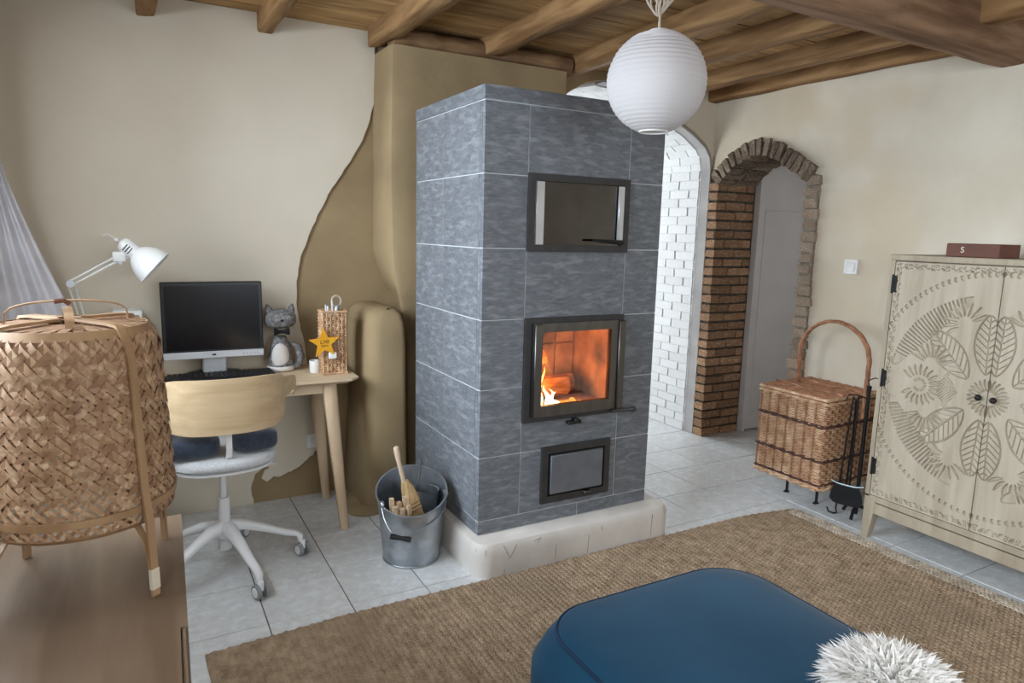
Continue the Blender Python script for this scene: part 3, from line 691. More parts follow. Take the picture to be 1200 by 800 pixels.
# hand broom
hb = thing('hand_broom', 'small straw hand broom with pale wooden handle in the bucket', 'broom', (1.03, 2.77, .12))
B = [ony(464, 524, 2.825), ony(467, 540, 2.82), ony(473, 563, 2.812)]
obj('handle', G().tube([B[0]+Vector((-.001, 0, .004)), B[0], B[0].lerp(B[1], .5), B[1], B[2], B[2]-Vector((-.004, 0, .02))], [.006, .0125, .0135, .010, .0105, .011], 12), 'broom_stick', hb)
obj('ring', G().tube([B[0]+Vector((.012*math.cos(a), -.004+.004*math.sin(a), -.016+.016*math.sin(a))) for a in np.linspace(0, 2*PI, 14)[:-1]], .0015, 5, closed=True), 'cord', hb)
q0 = ony(474, 563, 2.812); q1 = ony(489, 606, 2.79)
g = G(); ax = (q1-q0); wv = Vector((1, 0, .32)).normalized(); nv = ax.normalized().cross(wv)
for i in range(9):
    t = i/8; c = q0+ax*t*1.15; w = .016+.044*t**.7; th = .014+.008*t
    g.v += [tuple(c+wv*w*math.cos(a)*1.0+nv*th*math.sin(a)) for a in np.linspace(0, 2*PI, 25)[:-1]]
for i in range(8):
    for k in range(24): g.f.append((i*24+k, i*24+(k+1) % 24, (i+1)*24+(k+1) % 24, (i+1)*24+k))
g.f += [tuple(range(23, -1, -1)), tuple(8*24+k for k in range(24))]
bh = obj('bristles', g, 'broom_straw', hb, sharp=60)
for t in (.52, .6, .68):
    c = q0+ax*t*1.15; w = .0165+.044*t**.7; th = .0145+.008*t
    obj('stitching', G().tube([c+wv*w*math.cos(a)+nv*th*math.sin(a) for a in np.linspace(0, 2*PI, 25)[:-1]], .0018, 5, closed=True), 'thread_red' if t != .6 else 'black_cloth', bh)
# kindling
for k, (px, py, L_, yy) in enumerate(((459, 588, .2, 2.755), (467, 592, .2, 2.755), (475, 586, .21, 2.752), (479, 596, .18, 2.724), (463, 598, .17, 2.726), (471, 600, .17, 2.724))):
    p = ony(px, py, yy); b = Vector((p.x+.006, p.y+.010, max(.03, p.z-L_)))
    u = Vector((0, 0, 0)); g = G(); w = .0092+.001*(k % 3); p = p+Vector((0, 0, .016)); ax2 = (p-b); s1 = Vector((1, .3*(k % 2), 0)).normalized(); s2 = ax2.normalized().cross(s1)
    vs = [b+s1*i*w+s2*j*w for i, j in ((-1, -1), (1, -1), (1, 1), (-1, 1))]+[p+s1*i*w+s2*j*w for i, j in ((-1, -1), (1, -1), (1, 1), (-1, 1))]
    g.add(vs, [(3, 2, 1, 0), (4, 5, 6, 7), (0, 1, 5, 4), (1, 2, 6, 5), (2, 3, 7, 6), (3, 0, 4, 7)])
    tag(fixn(obj('kindling_stick', g, 'kindling', sharp=0)), ['pale kindling stick against the rim of the metal bucket', 'pale kindling stick standing in the middle of the kindling bunch', 'longest kindling stick in the bucket, next to the broom', 'kindling stick tucked under the broom bristles in the bucket', 'low kindling stick in front of the bunch in the bucket', 'shortest kindling stick below the broom tip in the bucket', 'kindling stick at the bail side of the bucket rim'][k], 'stick', 'kindling in the bucket')

# ================================================================== DESK
DZ = .75
dk = thing('desk', 'pale ash wood desk with canted corners under the monitor', 'desk', (.38, 3.5, 0))
dx0, dx1, dy0, dy1 = -.215, .966, 3.275, 3.72
ch = .045
poly = [(dx0+ch, dy0), (dx1-ch, dy0), (dx1, dy0+ch), (dx1, dy1), (dx0, dy1), (dx0, dy0+ch)]
g = G(); low = [(x*(1)+(.02 if x < .3 else -.02), y+(.02 if y < 3.4 else 0)) for x, y in poly]
g.add([(x, y, DZ) for x, y in poly]+[(x, y, DZ-.010) for x, y in poly]+[(x, y, DZ-.024) for x, y in low],
      [tuple(range(6)), tuple(range(17, 11, -1))]+[(6*r+i, 6*(r+1)+i, 6*(r+1)+(i+1) % 6, 6*r+(i+1) % 6) for r in range(2) for i in range(6)])
fixn(obj('desktop', g, 'ash_wood', dk, sharp=20))
obj('apron', G().box(dx0+.12, dx1-.12, dy0+.06, dy0+.08, DZ-.075, DZ-.024), 'ash_wood', dk, sharp=0)
def dleg(top, bot):
    a, b = Vector(top), Vector(bot); g = G(); rings = []
    for c, w in ((a, .032), (a.lerp(b, .5), .026), (b, .019)):
        g.v += [(c.x+w*i*1.05, c.y+w*j*.9, c.z) for i, j in ((-1, -.6), (-.6, -1), (.6, -1), (1, -.6), (1, .6), (.6, 1), (-.6, 1), (-1, .6))]
    for i in range(2):
        for k in range(8): g.f.append((i*8+k, i*8+(k+1) % 8, (i+1)*8+(k+1) % 8, (i+1)*8+k))
    g.f += [tuple(range(8)), tuple(16+k for k in range(7, -1, -1))]
    fixn(obj('leg', g, 'ash_wood_leg', dk, sharp=50))
dleg((.822, 3.345, DZ-.024), (.857, 3.222, 0)); dleg((.815, 3.61, DZ-.024), (.872, 3.655, 0))
dleg((-.07, 3.345, DZ-.024), (-.105, 3.222, 0)); dleg((-.07, 3.61, DZ-.024), (-.12, 3.655, 0))
# monitor
my = 3.575
c0, c1, c2, c3 = [ony(x, y, my) for x, y in ((186.5, 331), (306, 331), (190, 427), (311, 421))]
mx0, mx1, mz0, mz1 = c0.x, c1.x+.002, .845, c0.z
mo = thing('computer_monitor', 'black flat computer monitor with silver lower bezel on the desk', 'monitor', ((mx0+mx1)/2, my, DZ))
obj('housing', G().rbox(mx0, mx1, my, my+.045, mz0, mz1, .004, 1), 'monitor_black', mo)
obj('screen', G().box(mx0+.016, mx1-.016, my-.0012, my+.002, mz0+.042, mz1-.016), 'screen', mo, sharp=0)
bz = obj('lower_bezel', G().rbox(mx0, mx1, my-.006, my+.02, mz0-.002, mz0+.033, .003, 1), 'silver', mo)
obj('badge', G().box((mx0+mx1)/2-.014, (mx0+mx1)/2+.004, my-.0068, my-.005, mz0+.012, mz0+.02), 'monitor_black', bz, sharp=0)
for k in range(5): obj('button', G().box(mx1-.10+k*.017, mx1-.094+k*.017, my-.0072, my-.005, mz0+.012, mz0+.016), 'caster_grey', bz, sharp=0)
xm = (mx0+mx1)/2
obj('stand_neck', G().rbox(xm-.055, xm+.055, my+.03, my+.055, DZ+.012, mz0+.1, .006, 1), 'silver', mo)
obj('stand_base', G().lathe([(.115, 0), (.115, .008), (.105, .014), (.03, .018)], (0, 0, 0), 32).xf(T(xm, my+.077, DZ+.001) @ Matrix.Diagonal((1.1, .55, 1, 1))), 'monitor_black', mo)
# keyboard
kb = thing('keyboard', 'black computer keyboard lying in front of the monitor', 'keyboard', (.36, 3.46, DZ))
kx0, kx1, ky0, ky1 = .10, .592, 3.43, 3.575
obj('tray', G().rbox(kx0, kx1, ky0, ky1, DZ+.001, DZ+.02, .006, 2), 'black_plastic', kb)
km = bpy.data.meshes.new('key'); q = G().rbox(-.0098, .0098, -.0095, .0095, 0, .008, .002, 1); km.from_pydata(q.v, [], q.f); km.materials.append(MATS['key'])
for r_ in range(6):
    for c_ in range(21):
        if r_ == 0 and 4 <= c_ <= 8: continue
        piece('key', km, kb, (kx0+.022+c_*.0224, ky0+.02+r_*.0222, DZ+.019))
# cat figure
cx, cy = ony(329, 420, 3.62).x, 3.62
ct = thing('cat_figure', 'stuffed cat with grey knitted head, black bow tie and white belly on the desk', 'toy', (cx, cy, DZ))
hz = ony(329, 373, 3.62).z
obj('body', G().lathe([(.05, 0), (.062, .008), (.064, .03), (.060, .08), (.05, .125), (.036, .16), (.028, .18)], (cx, cy, DZ), 28), 'knit_grey', ct, sharp=70)
obj('belly', G().ell((cx-.006, cy-.034, DZ+.075), .045, .034, .073, 18, 12), 'cat_white', ct)
obj('base_band', G().lathe([(.05, 0), (.066, .004), (.068, .02), (.064, .026)], (cx, cy, DZ+.001), 28), 'cat_white', ct, sharp=70)
obj('head', G().ell((cx, cy-.01, hz),   .08, .052, .05, 24, 14, e=.8), 'knit_grey', ct, sharp=80)
for s in (-1, 1):
    g = G().tube([(cx+s*.05, cy-.01, hz+.03), (cx+s*.058, cy-.01, hz+.055), (cx+s*.063, cy-.01, hz+.076)], [.024, .017, .004], 10)
    obj('ear', g, 'knit_grey', ct, sharp=80)
obj('nose', G().ell((cx, cy-.061, hz-.004), .008, .005, .006, 8, 6), 'black_cloth', ct)
for s in (-1, 1): obj('eye', G().tube([(cx+s*(.022+.012*k), cy-.058+.004*k, hz+.010-.006*math.sin(k*PI/2)) for k in (0, 1, 2)], .0022, 6), 'black_cloth', ct)
g = G().ell((cx, cy-.045, hz-.062), .01, .012, .011, 10, 8)
for s in (-1, 1): g.tube([(cx+s*.004, cy-.045, hz-.062), (cx+s*.02, cy-.045, hz-.062), (cx+s*.036, cy-.043, hz-.062)], [.008, .014, .020], 10)
obj('bow_tie', g, 'black_cloth', ct, sharp=60)
obj('tail', G().tube([(cx+.05, cy-.01, DZ+.02), (cx+.085, cy-.02, DZ+.03), (cx+.098, cy-.02, DZ+.07), (cx+.085, cy-.015, DZ+.12), (cx+.055, cy-.01, DZ+.145)], [.018, .02, .02, .018, .012], 12), 'knit_grey', ct, sharp=80)
# wicker weave
def weave_box(g, gs, x0, x1, y0, y1, z0, z1, pitch, r, sp, faces=4):
    per = []
    nx = max(2, round((x1-x0)/sp)); ny = max(2, round((y1-y0)/sp))
    for k in range(nx): per.append((x0+(x1-x0)*k/nx, y0, 0, -1))
    for k in range(ny): per.append((x1, y0+(y1-y0)*k/ny, 1, 0))
    for k in range(nx): per.append((x1-(x1-x0)*k/nx, y1, 0, 1))
    for k in range(ny): per.append((x0, y1-(y1-y0)*k/ny, -1, 0))
    n = len(per)
    for x, y, a, b in per: gs.tube([(x, y, z0), (x, y, z1)], r*.9, 5)
    rows = int((z1-z0)/pitch)
    for i in range(rows):
        z = z0+(i+.5)*pitch; pts = []
        for k in range(n):
            x, y, a, b = per[k]; x2, y2, a2, b2 = per[(k+1) % n]
            s = ((1 if k % 2 else -1)*r*1.1+(1 if (k+i) % 2 else -1)*r*.5) if abs(a) else (1 if (k+i//2) % 2 else -1)*r*1.5
            pts.append((x+a*s, y+b*s, z))
            if (a, b) == (a2, b2): pts.append(((x+x2)/2, (y+y2)/2, z))
        g.tube(pts, r*.85, 5, closed=True)
# pen basket
bx, by = .872, 3.455
pb = thing('pen_basket', 'tall square wicker pen holder at the end of the desk', 'pen holder', (bx, by, DZ))
bt = ony(389, 364, 3.42).z
g = G(); gs = G(); weave_box(g, gs, bx-.057, bx+.057, by-.045, by+.045, DZ+.006, bt-.006, .0085, .0042, .019)
obj('weave', g, 'wicker_light', pb, sharp=80, kind='stuff'); obj('stakes', gs, 'wicker_light', pb, sharp=80, kind='stuff')
obj('rim', G().tube([(bx-.06, by-.048, bt-.004), (bx+.06, by-.048, bt-.004), (bx+.06, by+.048, bt-.004), (bx-.06, by+.048, bt-.004)], .006, 6, closed=True), 'wicker_light', pb)
obj('rim', G().tube([(bx-.06, by-.048, DZ+.006), (bx+.06, by-.048, DZ+.006), (bx+.06, by+.048, DZ+.006), (bx-.06, by+.048, DZ+.006)], .006, 6, closed=True), 'wicker_light', pb)
obj('bottom', G().box(bx-.055, bx+.055, by-.043, by+.043, DZ+.004, DZ+.01), 'wicker_light', pb, sharp=0)
for k, (dx, dy, h, m_, tilt) in enumerate(((-.036, -.02, .030, 'silver', -.02), (-.02, .01, .020, 'white_plastic', .01), (-.002, -.01, .052, 'silver', 0), (.016, -.02, .022, 'white_plastic', .02), (.03, .0, .032, 'steel_grey', .02))):
    g = G().tube([(bx+dx-tilt*.5, by+dy, DZ+.02), (bx+dx, by+dy, bt+h*.6), (bx+dx+tilt*.1, by+dy, bt+h)], [.0055, .0055, .002], 8)
    tag(obj('pen', g, m_), ['silver pen leaning at the edge of the pen holder', 'short white pen in the pen holder', 'tallest silver pen standing up in the pen holder', 'white pen beside the scissors in the pen holder', 'grey steel pen in the pen holder'][k], 'pen')
sx = thing('scissors', 'scissors with pale loop handle sticking out of the pen holder', 'scissors', (bx+.04, by, DZ+.02))
obj('blade', G().box(bx+.034, bx+.044, by+.018, by+.022, DZ+.02, bt+.03), 'steel', sx, sharp=0)
obj('loop', G().tube([(bx+.028+.024*math.cos(a), by+.02, bt+.042+.028*math.sin(a)) for a in np.linspace(0, 2*PI, 19)[:-1]], .006, 8, closed=True), 'cord', sx)
# yellow star
sy = by-.068
sr = thing('star_ornament', 'yellow wooden star with dark marks hanging on the pen holder', 'ornament', (.80, sy, .85))
scn = ony(380, 402, sy); R1, R2 = .078, .034
pts = []
for k in range(10):
    a = PI/2+k*PI/5+.06; r_ = R1 if k % 2 == 0 else R2; pts.append((scn.x+r_*math.cos(a), scn.z+r_*math.sin(a)))
obj('star', G().prism(pts, 'y', sy-.007, sy+.007), 'yellow_wood', sr, sharp=20)
g = G()
for a in ([(-.018, .016), (-.02, .0), (-.008, .0)], [(-.006, .016), (.003, .012), (-.004, .004)], [(.008, .016), (.018, .016), (.018, .002), (.008, .002), (.008, .012)], [(-.018, -.008), (-.008, -.016), (.006, -.01), (.018, -.014)]):
    g.tube([(scn.x+x, sy-.0075, scn.z+z) for x, z in a], .0018, 5)
obj('marks', g, 'ink_brown', sr, sharp=0)
g = G().rbox(scn.x+.022, scn.x+.062, sy-.004, sy+.012, scn.z-.082, scn.z-.048, .004, 1)
tag(obj('paper_tag', g, 'white_plastic'), 'small white tag below the yellow star on the pen holder', 'tag')
g = G().lathe([(.0, 0), (.026, 0), (.028, .004), (.03, .062), (.027, .062), (.025, .006), (0, .005)], (scn.x-.022, by-.02+.06, DZ+.001), 24)
tag(obj('white_cup', g, 'white_paint', sharp=50), 'small white cup standing beside the wicker pen holder', 'cup')
# desk lamp
ly = 3.45
LP = lambda x, y: ony(x, y, ly)
dl = thing('desk_lamp', 'white architect desk lamp with bell shade over the monitor', 'lamp', (-.22, 3.5, DZ))
cap, rimc = LP(144.5, 285), LP(182.5, 313.5); rimc.y -= .02
ax = (rimc-cap).normalized(); Mq = Vector((0, 0, 1)).rotation_difference(ax).to_matrix()
Ln = (rimc-cap).length
pr = [(.0, -.012), (.012, -.012), (.026, -.006), (.032, .006), (.033, .05), (.034, .062), (.046, .072), (.058, .085), (.07, .105), (.08, .13), (.086, Ln)]
inn = [(r_-.002, z) for r_, z in reversed(pr[5:])]
sh = obj('shade', G().shell(pr+inn, cap, 36, Mq), 'white_paint', dl, sharp=45)
g = G()
for k in range(3):
    a0 = -1.55; z = .018+k*.012
    pts = [Vector((.0337*math.cos(a), .0337*math.sin(a), z)) for a in np.linspace(a0-.5, a0+.5, 6)]
    g.tube([Mq @ p+cap for p in pts], .0024, 5)
obj('vent_slots', g, 'lamp_slot', sh, sharp=0)
obj('switch_knob', G().ell(LP(137, 281), .011, .011, .009, 12, 8), 'white_paint', dl)
obj('cable', G().tube([LP(137, 281), LP(131, 277), LP(126, 274), LP(120, 276)], .0025, 6), 'white_paint', dl)
el = LP(83, 332); jt = LP(141, 301)
for s in (-1, 1): obj('arm', G().tube([jt+Vector((0, 0, s*.011)), el+Vector((0, 0, s*.011))], .0042, 8), 'white_paint', dl)
obj('bracket', G().rbox(jt.x-.03, jt.x+.022, jt.y-.012, jt.y+.012, jt.z-.022, jt.z+.024, .008, 2), 'white_paint', dl)
obj('wing_nut', G().cyl(LP(141, 307)-Vector((0, .02, 0)), LP(141, 307)+Vector((0, .02, 0)), .008).tube([LP(141, 307), LP(150, 301)], .005, 6), 'silver', dl)
obj('elbow', G().cyl(el-Vector((0, .02, 0)), el+Vector((0, .02, 0)), .016), 'silver', dl)
lb = Vector((-.17, 3.62, DZ+.08))
for s in (-1, 1): obj('arm', G().tube([el+Vector((s*.011, 0, 0)), lb+Vector((s*.011, 0, 0))], .0042, 8), 'white_paint', dl)
obj('clamp', G().cyl(lb-Vector((0, 0, .079)), lb+Vector((0, 0, .01)), .02).rbox(lb.x-.03, lb.x+.03, lb.y-.03, lb.y+.03, DZ+.001, DZ+.018, .004, 1), 'white_paint', dl)
# white box behind the lantern
tpz = ony(166, 363, 3.6).z; xr_ = ony(166.5, 367, 3.6).x
rt = thing('white_box', 'white box with grey front standing on the desk between lamp and monitor', 'box', (xr_-.06, 3.62, DZ))
obj('case', G().rbox(xr_-.12, xr_, 3.57, 3.70, DZ+.001, tpz, .006, 2), 'white_plastic', rt)
obj('grille', G().rbox(xr_-.108, xr_-.012, 3.565, 3.572, DZ+.03, tpz-.02, .004, 1), 'caster_grey', rt)
# sockets, cable
def socket(name, px, py, lab):
    p = ony(px, py, YB-.016); s = thing(name, lab, 'socket', (p.x, YB-.014, p.z))
    obj('plate', G().rbox(p.x-.04, p.x+.04, YB-.026, YB-.014, p.z-.04, p.z+.04, .004, 1), 'switch_white', s)
    obj('outlet', G().shell([(.026, 0), (.026, .004), (.021, .004), (.02, -.006), (0, -.006)], (p.x, YB-.026, p.z), 24, Matrix.Rotation(PI/2, 3, 'X')), 'switch_white', s)
    for d in (-.009, .009): obj('pin_hole', G().cyl((p.x+d, YB-.0225, p.z), (p.x+d, YB-.019, p.z), .004, n=8), 'dark_gap', s)
socket('wall_socket', 368, 516, 'white wall socket on the cream plaster below the desk')
p = ony(420, 548, 3.73); s = thing('clay_socket', 'brown covered wall socket low on the clay wall beside the buttress', 'socket', (p.x-.02, YB, p.z))
obj('plate', G().rbox(p.x-.075, p.x-.005, YB-.012, YB, p.z-.045, p.z+.045, .004, 1), 'clay', s); obj('insert', G().rbox(p.x-.06, p.x-.02, YB-.016, YB-.01, p.z-.022, p.z+.022, .003, 1), 'clay', s)
a = ony(296, 537, YB-.02); b = ony(321, 538.5, YB-.02)
tag(obj('cable_duct', G().rbox(a.x, b.x, YB-.022, YB-.014, b.z-.003, b.z+.003, .002, 1), 'cable_white'), 'short white cable on the wall below the desk', 'cable')

# ================================================================== OFFICE CHAIR
oc = Vector((.285, 3.03, 0))
ch_ = thing('office_chair', 'swivel chair with bent pale veneer back and white five star base', 'chair', tuple(oc))
sq = lambda v, e: math.copysign(abs(v)**e, v)
def pad(z0, z1, a, b, r, n=40):
    g = G(); lv = [(z0, .75), (z0+.002, .9), (z0+(z1-z0)*.3, 1.0), (z0+(z1-z0)*.7, 1.0), (z1-.004, .93), (z1, .8), (z1+.002, .4)]
    for z, k in lv: g.v += [(oc.x+a*k*sq(math.cos(t), .8), oc.y+b*k*sq(math.sin(t), .8), z) for t in np.linspace(0, 2*PI, n+1)[:-1]]
    for i in range(len(lv)-1):
        for k in range(n): g.f.append((i*n+k, i*n+(k+1) % n, (i+1)*n+(k+1) % n, (i+1)*n+k))
    g.f += [tuple(range(n-1, -1, -1)), tuple((len(lv)-1)*n+k for k in range(n))]; return g
obj('seat', pad(.505, .555, .215, .215, .02), 'seat_fabric', ch_, sharp=60)
obj('seat_shell', pad(.490, .512, .205, .205, .02), 'white_plastic', ch_, sharp=60)
# bent veneer back with arms
bc2 = Vector((.297, 3.06)); A_, B_ = .245, .235
def backpt(ph, z, off=0):
    k = 0
    return (bc2.x+(A_+off)*sq(math.sin(ph), .82)+math.copysign(.062*k, ph), bc2.y-(B_+off)*sq(math.cos(ph), .82), z)
g = G(); NP, NQ = 60, 10; t_ = .010
phm = math.radians(76)
for off in (0, t_):
    for i in range(NP+1):
        u = -1+2*i/NP; u = math.sin(u*PI/2); ph = phm*u
        k = max(.02, (1-abs(u)**4.2))**.42; lo_, hi_ = .78-.112*k, .78+.112*k
        for j in range(NQ+1):
            v = j/NQ; g.v.append(backpt(ph, lo_+(hi_-lo_)*v, off))
M1 = (NP+1)*(NQ+1); W1 = NQ+1
for i in range(NP):
    for j in range(NQ):
        a = i*W1+j; g.f += [(a, a+1, a+W1+1, a+W1), (M1+a, M1+a+W1, M1+a+W1+1, M1+a+1)]
    a = i*W1; g.f += [(a, a+W1, M1+a+W1, M1+a), (a+NQ, M1+a+NQ, M1+a+W1+NQ, a+W1+NQ)]
for j in range(NQ):
    g.f += [(j, M1+j, M1+j+1, j+1), (NP*W1+j, NP*W1+j+1, M1+NP*W1+j+1, M1+NP*W1+j)]
fixn(obj('backrest', g, 'chair_veneer', ch_, sharp=50, label='bent pale oak veneer back'))
for sg in (-1, 1):
    C2 = lambda x, y, z: (bc2.x+sg*x, y, z)
    pts = [C2(.205, 2.93, .80), C2(.252, 3.00, .803), C2(.290, 3.06, .803), C2(.312, 3.11, .795), C2(.318, 3.15, .772), C2(.316, 3.165, .742)]
    gg_ = G()
    for p, hgt in zip(pts, (.05, .046, .036, .032, .030, .016)):
        p = Vector(p)
        for a_ in np.linspace(0, 2*PI, 13)[:-1]: gg_.v.append((p.x+.0085*math.cos(a_), p.y+(.0 if hgt > .031 else .004*math.sin(a_)), p.z+hgt*math.sin(a_)))
    for i in range(5):
        for q in range(12): gg_.f.append((i*12+q, i*12+(q+1) % 12, (i+1)*12+(q+1) % 12, (i+1)*12+q))
    gg_.f += [tuple(range(12)), tuple(60+q for q in range(11, -1, -1))]
    fixn(obj('armrest', gg_, 'chair_veneer', ch_, sharp=60))
obj('back_support', G().ribbon([(oc.x+.012, oc.y-.15, .55), (oc.x+.012, oc.y-.178, .565), (oc.x+.012, oc.y-.19, .6), (oc.x+.012, oc.y-.196, .72)], (1, 0, 0), .022, .008), 'white_plastic', ch_)
obj('gas_column', G().cyl((oc.x, oc.y, .30), (oc.x, oc.y, .495), .0135).cyl((oc.x, oc.y, .455), (oc.x, oc.y, .492), .03, .06), 'white_plastic', ch_)
obj('column_sleeve', G().cyl((oc.x, oc.y, .10), (oc.x, oc.y, .335), .026), 'white_plastic', ch_)
obj('lift_lever', G().tube([(oc.x+.03, oc.y-.02, .485), (oc.x+.15, oc.y-.06, .482), (oc.x+.205, oc.y-.08, .478)], .005, 6), 'white_plastic', ch_)
obj('hub', G().lathe([(.0, .15), (.03, .15), (.046, .17), (.044, .215), (.03, .225), (0, .226)], (oc.x, oc.y, 0), 24), 'white_plastic', ch_, sharp=60)
for k in range(5):
    a = math.radians(-73+72*k); d = Vector((math.cos(a), math.sin(a), 0)); s = Vector((-d.y, d.x, 0))
    pts = [oc+d*.02+Vector((0, 0, .205)), oc+d*.08+Vector((0, 0, .195)), oc+d*.16+Vector((0, 0, .165)), oc+d*.25+Vector((0, 0, .125)), oc+d*.295+Vector((0, 0, .112)), oc+d*.315+Vector((0, 0, .095)), oc+d*.315+Vector((0, 0, .07))]
    ws = [.034, .026, .021, .018, .0165, .015, .010]; hs = [.024, .022, .018, .015, .013, .014, .010]
    g = G()
    for p, w, h in zip(pts, ws, hs):
        i = len(g.v)//8; up = Vector((0, 0, 1)) if i < 5 else (Vector((0, 0, 1))*.4+d).normalized() if i == 5 else d
        for u, v in ((-1, -.5), (-.5, -1), (.5, -1), (1, -.5), (1, .5), (.5, 1), (-.5, 1), (-1, .5)): g.v.append(tuple(p+s*u*w+up*v*h))
    for i in range(len(pts)-1):
        for q in range(8): g.f.append((i*8+q, i*8+(q+1) % 8, (i+1)*8+(q+1) % 8, (i+1)*8+q))
    g.f += [tuple(range(8)), tuple((len(pts)-1)*8+q for q in range(7, -1, -1))]
    fixn(obj('base_leg', g, 'white_plastic', ch_, sharp=60))
    c = oc+d*.325+Vector((0, 0, .031)); sw = rotz(random.uniform(0, 6)) @ Vector((1, 0, 0)); sw = Vector((.93, .36, 0)) if k in (0, 1) else sw
    cs = obj('caster', G().rbox(c.x-.012, c.x+.012, c.y-.012, c.y+.012, c.z, c.z+.045, .006, 2), 'white_plastic', ch_)
    for e in (-1, 1):
        w0 = c+sw*e*.011; w1 = c+sw*e*.026
        obj('wheel', G().cyl(w0, w1, .031, .029, n=24), 'caster_grey', cs); obj('wheel_cap', G().cyl(w1-sw*e*.002, w1+sw*e*.002, .022, .020, n=24), 'white_plastic', cs)
# dark blue cushions on the seat
def cush(name, c, rx, ry, rz, lab, a=0):
    tag(obj(name, G().ell(c, rx, ry, rz, 28, 14, rotz(a).to_3x3(), e=.55), 'cushion_blue', sharp=80), lab, 'cushion')
cush('seat_cushion', (.168, 2.955, .600), .105, .085, .044, 'dark blue cushion under the backrest beside the bamboo lantern')
cush('seat_cushion', (.405, 2.965, .602), .092, .085, .046, 'dark blue cushion under the backrest beside the desk leg', .12)

# ================================================================== SIDEBOARD, BAMBOO LANTERN, CURTAIN
TZ = .74; ra = math.radians(-2.2)
sb = thing('sideboard', 'low oak sideboard carrying the bamboo lantern by the window wall', 'sideboard', (-.2, 1.1, 0))
MS = T(.075, 1.887, 0) @ rotz(math.radians(-2.2))
def sbx(name, x0, x1, y0, y1, z0, z1, m, par=None, r=.004, lab=None): return obj(name, G().rbox(x0, x1, y0, y1, z0, z1, r, 1).xf(MS), m, par or sb, label=lab)
obj('top', G().prism([(-.505, 0), (0, 0), (0, -.56), (-.013, -.56), (-.013, -1.75), (-.505, -1.75)], 'z', TZ-.03, TZ).xf(MS), 'sideboard_oak', sb, sharp=20)
sbx('edge_board', -.0115, 0, -1.75, -.562, TZ-.03, TZ, 'sideboard_oak')
sbx('body', -.50, -.02, -1.74, -.01, .14, TZ-.03, 'sideboard_oak')
for k in range(3):
    d_ = sbx('door', -.02, -.003, -1.73+k*.575, -1.16+k*.575-.004, .15, TZ-.035, 'sideboard_oak', r=.003)
for x in (-.47, -.05):
    for y in (-1.7, -.05): obj('leg', G().tube([(x, y, .14), (x, y, 0)], [.022, .014], 10).xf(MS), 'sideboard_oak', sb)

lc = Vector((-.12, 1.62, TZ))
bl = thing('bamboo_lantern', 'large woven bamboo lantern with bent straps and legs on the oak sideboard', 'lantern', tuple(lc))
ZB, ZT = .893, 1.282
def lr(z):
    t = (z-ZB)/(ZT-ZB)
    r_ = .178-.018*t
    if t > .86: r_ *= 1-.14*((t-.86)/.14)**2
    if t < .09: r_ *= 1-.05*(1-t/.09)
    return r_
NS = 48; g = G()
def strips(sign, w, outer):
    nseg = 46
    for i in range(NS):
        for j in range(nseg+1):
            z = ZB+(ZT-ZB)*j/nseg; th = 2*PI*i/NS+sign*(z-ZB)/.17
            # over/under two by two twill
            oth = (th+sign*(z-ZB)/.17)*NS/(2*PI)
            ph = math.sin(PI*(oth+ (i if outer else -i)*1.0)/2+ (0 if outer else PI))
            r_ = lr(z)+.0022*ph
            for s in (-1, 1):
                w_ = w*(.55 if z < .922 else .74 if z < .985 else 1.04 if z > 1.18 else .94+.06*math.sin(z*40+th*3)); tz = z+s*w_*.70; ta = th-sign*s*w_*.70/.17
                tz = min(max(tz, ZB), ZT)
                g.v.append((lc.x+r_*math.cos(ta), lc.y+r_*math.sin(ta), tz))
        k0 = len(g.v)-2*(nseg+1)
        for j in range(nseg): a = k0+2*j; g.f.append((a, a+1, a+3, a+2))
strips(1, .0069, True)
obj('woven_shell', g, 'bamboo', bl, sharp=60, kind='stuff', label='herringbone bamboo weave with small gaps')
g = G(); strips(-1, .0069, False)
obj('woven_shell', g, 'bamboo_lit', bl, sharp=60, kind='stuff', label='herringbone bamboo weave with small gaps')  # this strip direction is coloured as if catching more light
# rims, top
g = G(); n = 72
for z0, z1, dr in ((ZB-.006, ZB+.004, .003), (.919, .934, .0035), (ZT-.012, ZT+.004, .003)):
    r0, r1 = lr(max(ZB, z0))+dr+(-.010 if z0 < ZB else 0), lr(min(ZT, z1))+dr
    vs = []
    for rr, z in ((r0, z0), (r1, z1), (r1-.003, z1), (r0-.003, z0)): vs += [(lc.x+rr*math.cos(2*PI*k/n), lc.y+rr*math.sin(2*PI*k/n), z) for k in range(n)]
    fs = [(a*n+k, a*n+(k+1) % n, ((a+1) % 4)*n+(k+1) % n, ((a+1) % 4)*n+k) for a in range(4) for k in range(n)]
    obj('rim', G().add(vs, fs), 'bamboo_strap', bl, sharp=40)
rt_ = lr(ZT)
g = G()
for k in range(30):
    a = k*PI/15
    g.ribbon([(lc.x+.04*math.cos(a), lc.y+.04*math.sin(a), ZT+.004), (lc.x+(rt_)*math.cos(a+.35), lc.y+(rt_)*math.sin(a+.35), ZT)], (math.sin(a), -math.cos(a), 0), .016, .0015)
    g.ribbon([(lc.x+.04*math.cos(a), lc.y+.04*math.sin(a), ZT+.0055), (lc.x+(rt_)*math.cos(a-.35), lc.y+(rt_)*math.sin(a-.35), ZT+.0015)], (math.sin(a), -math.cos(a), 0), .016, .0015)
obj('top_weave', g, 'bamboo', bl, sharp=0, kind='stuff')
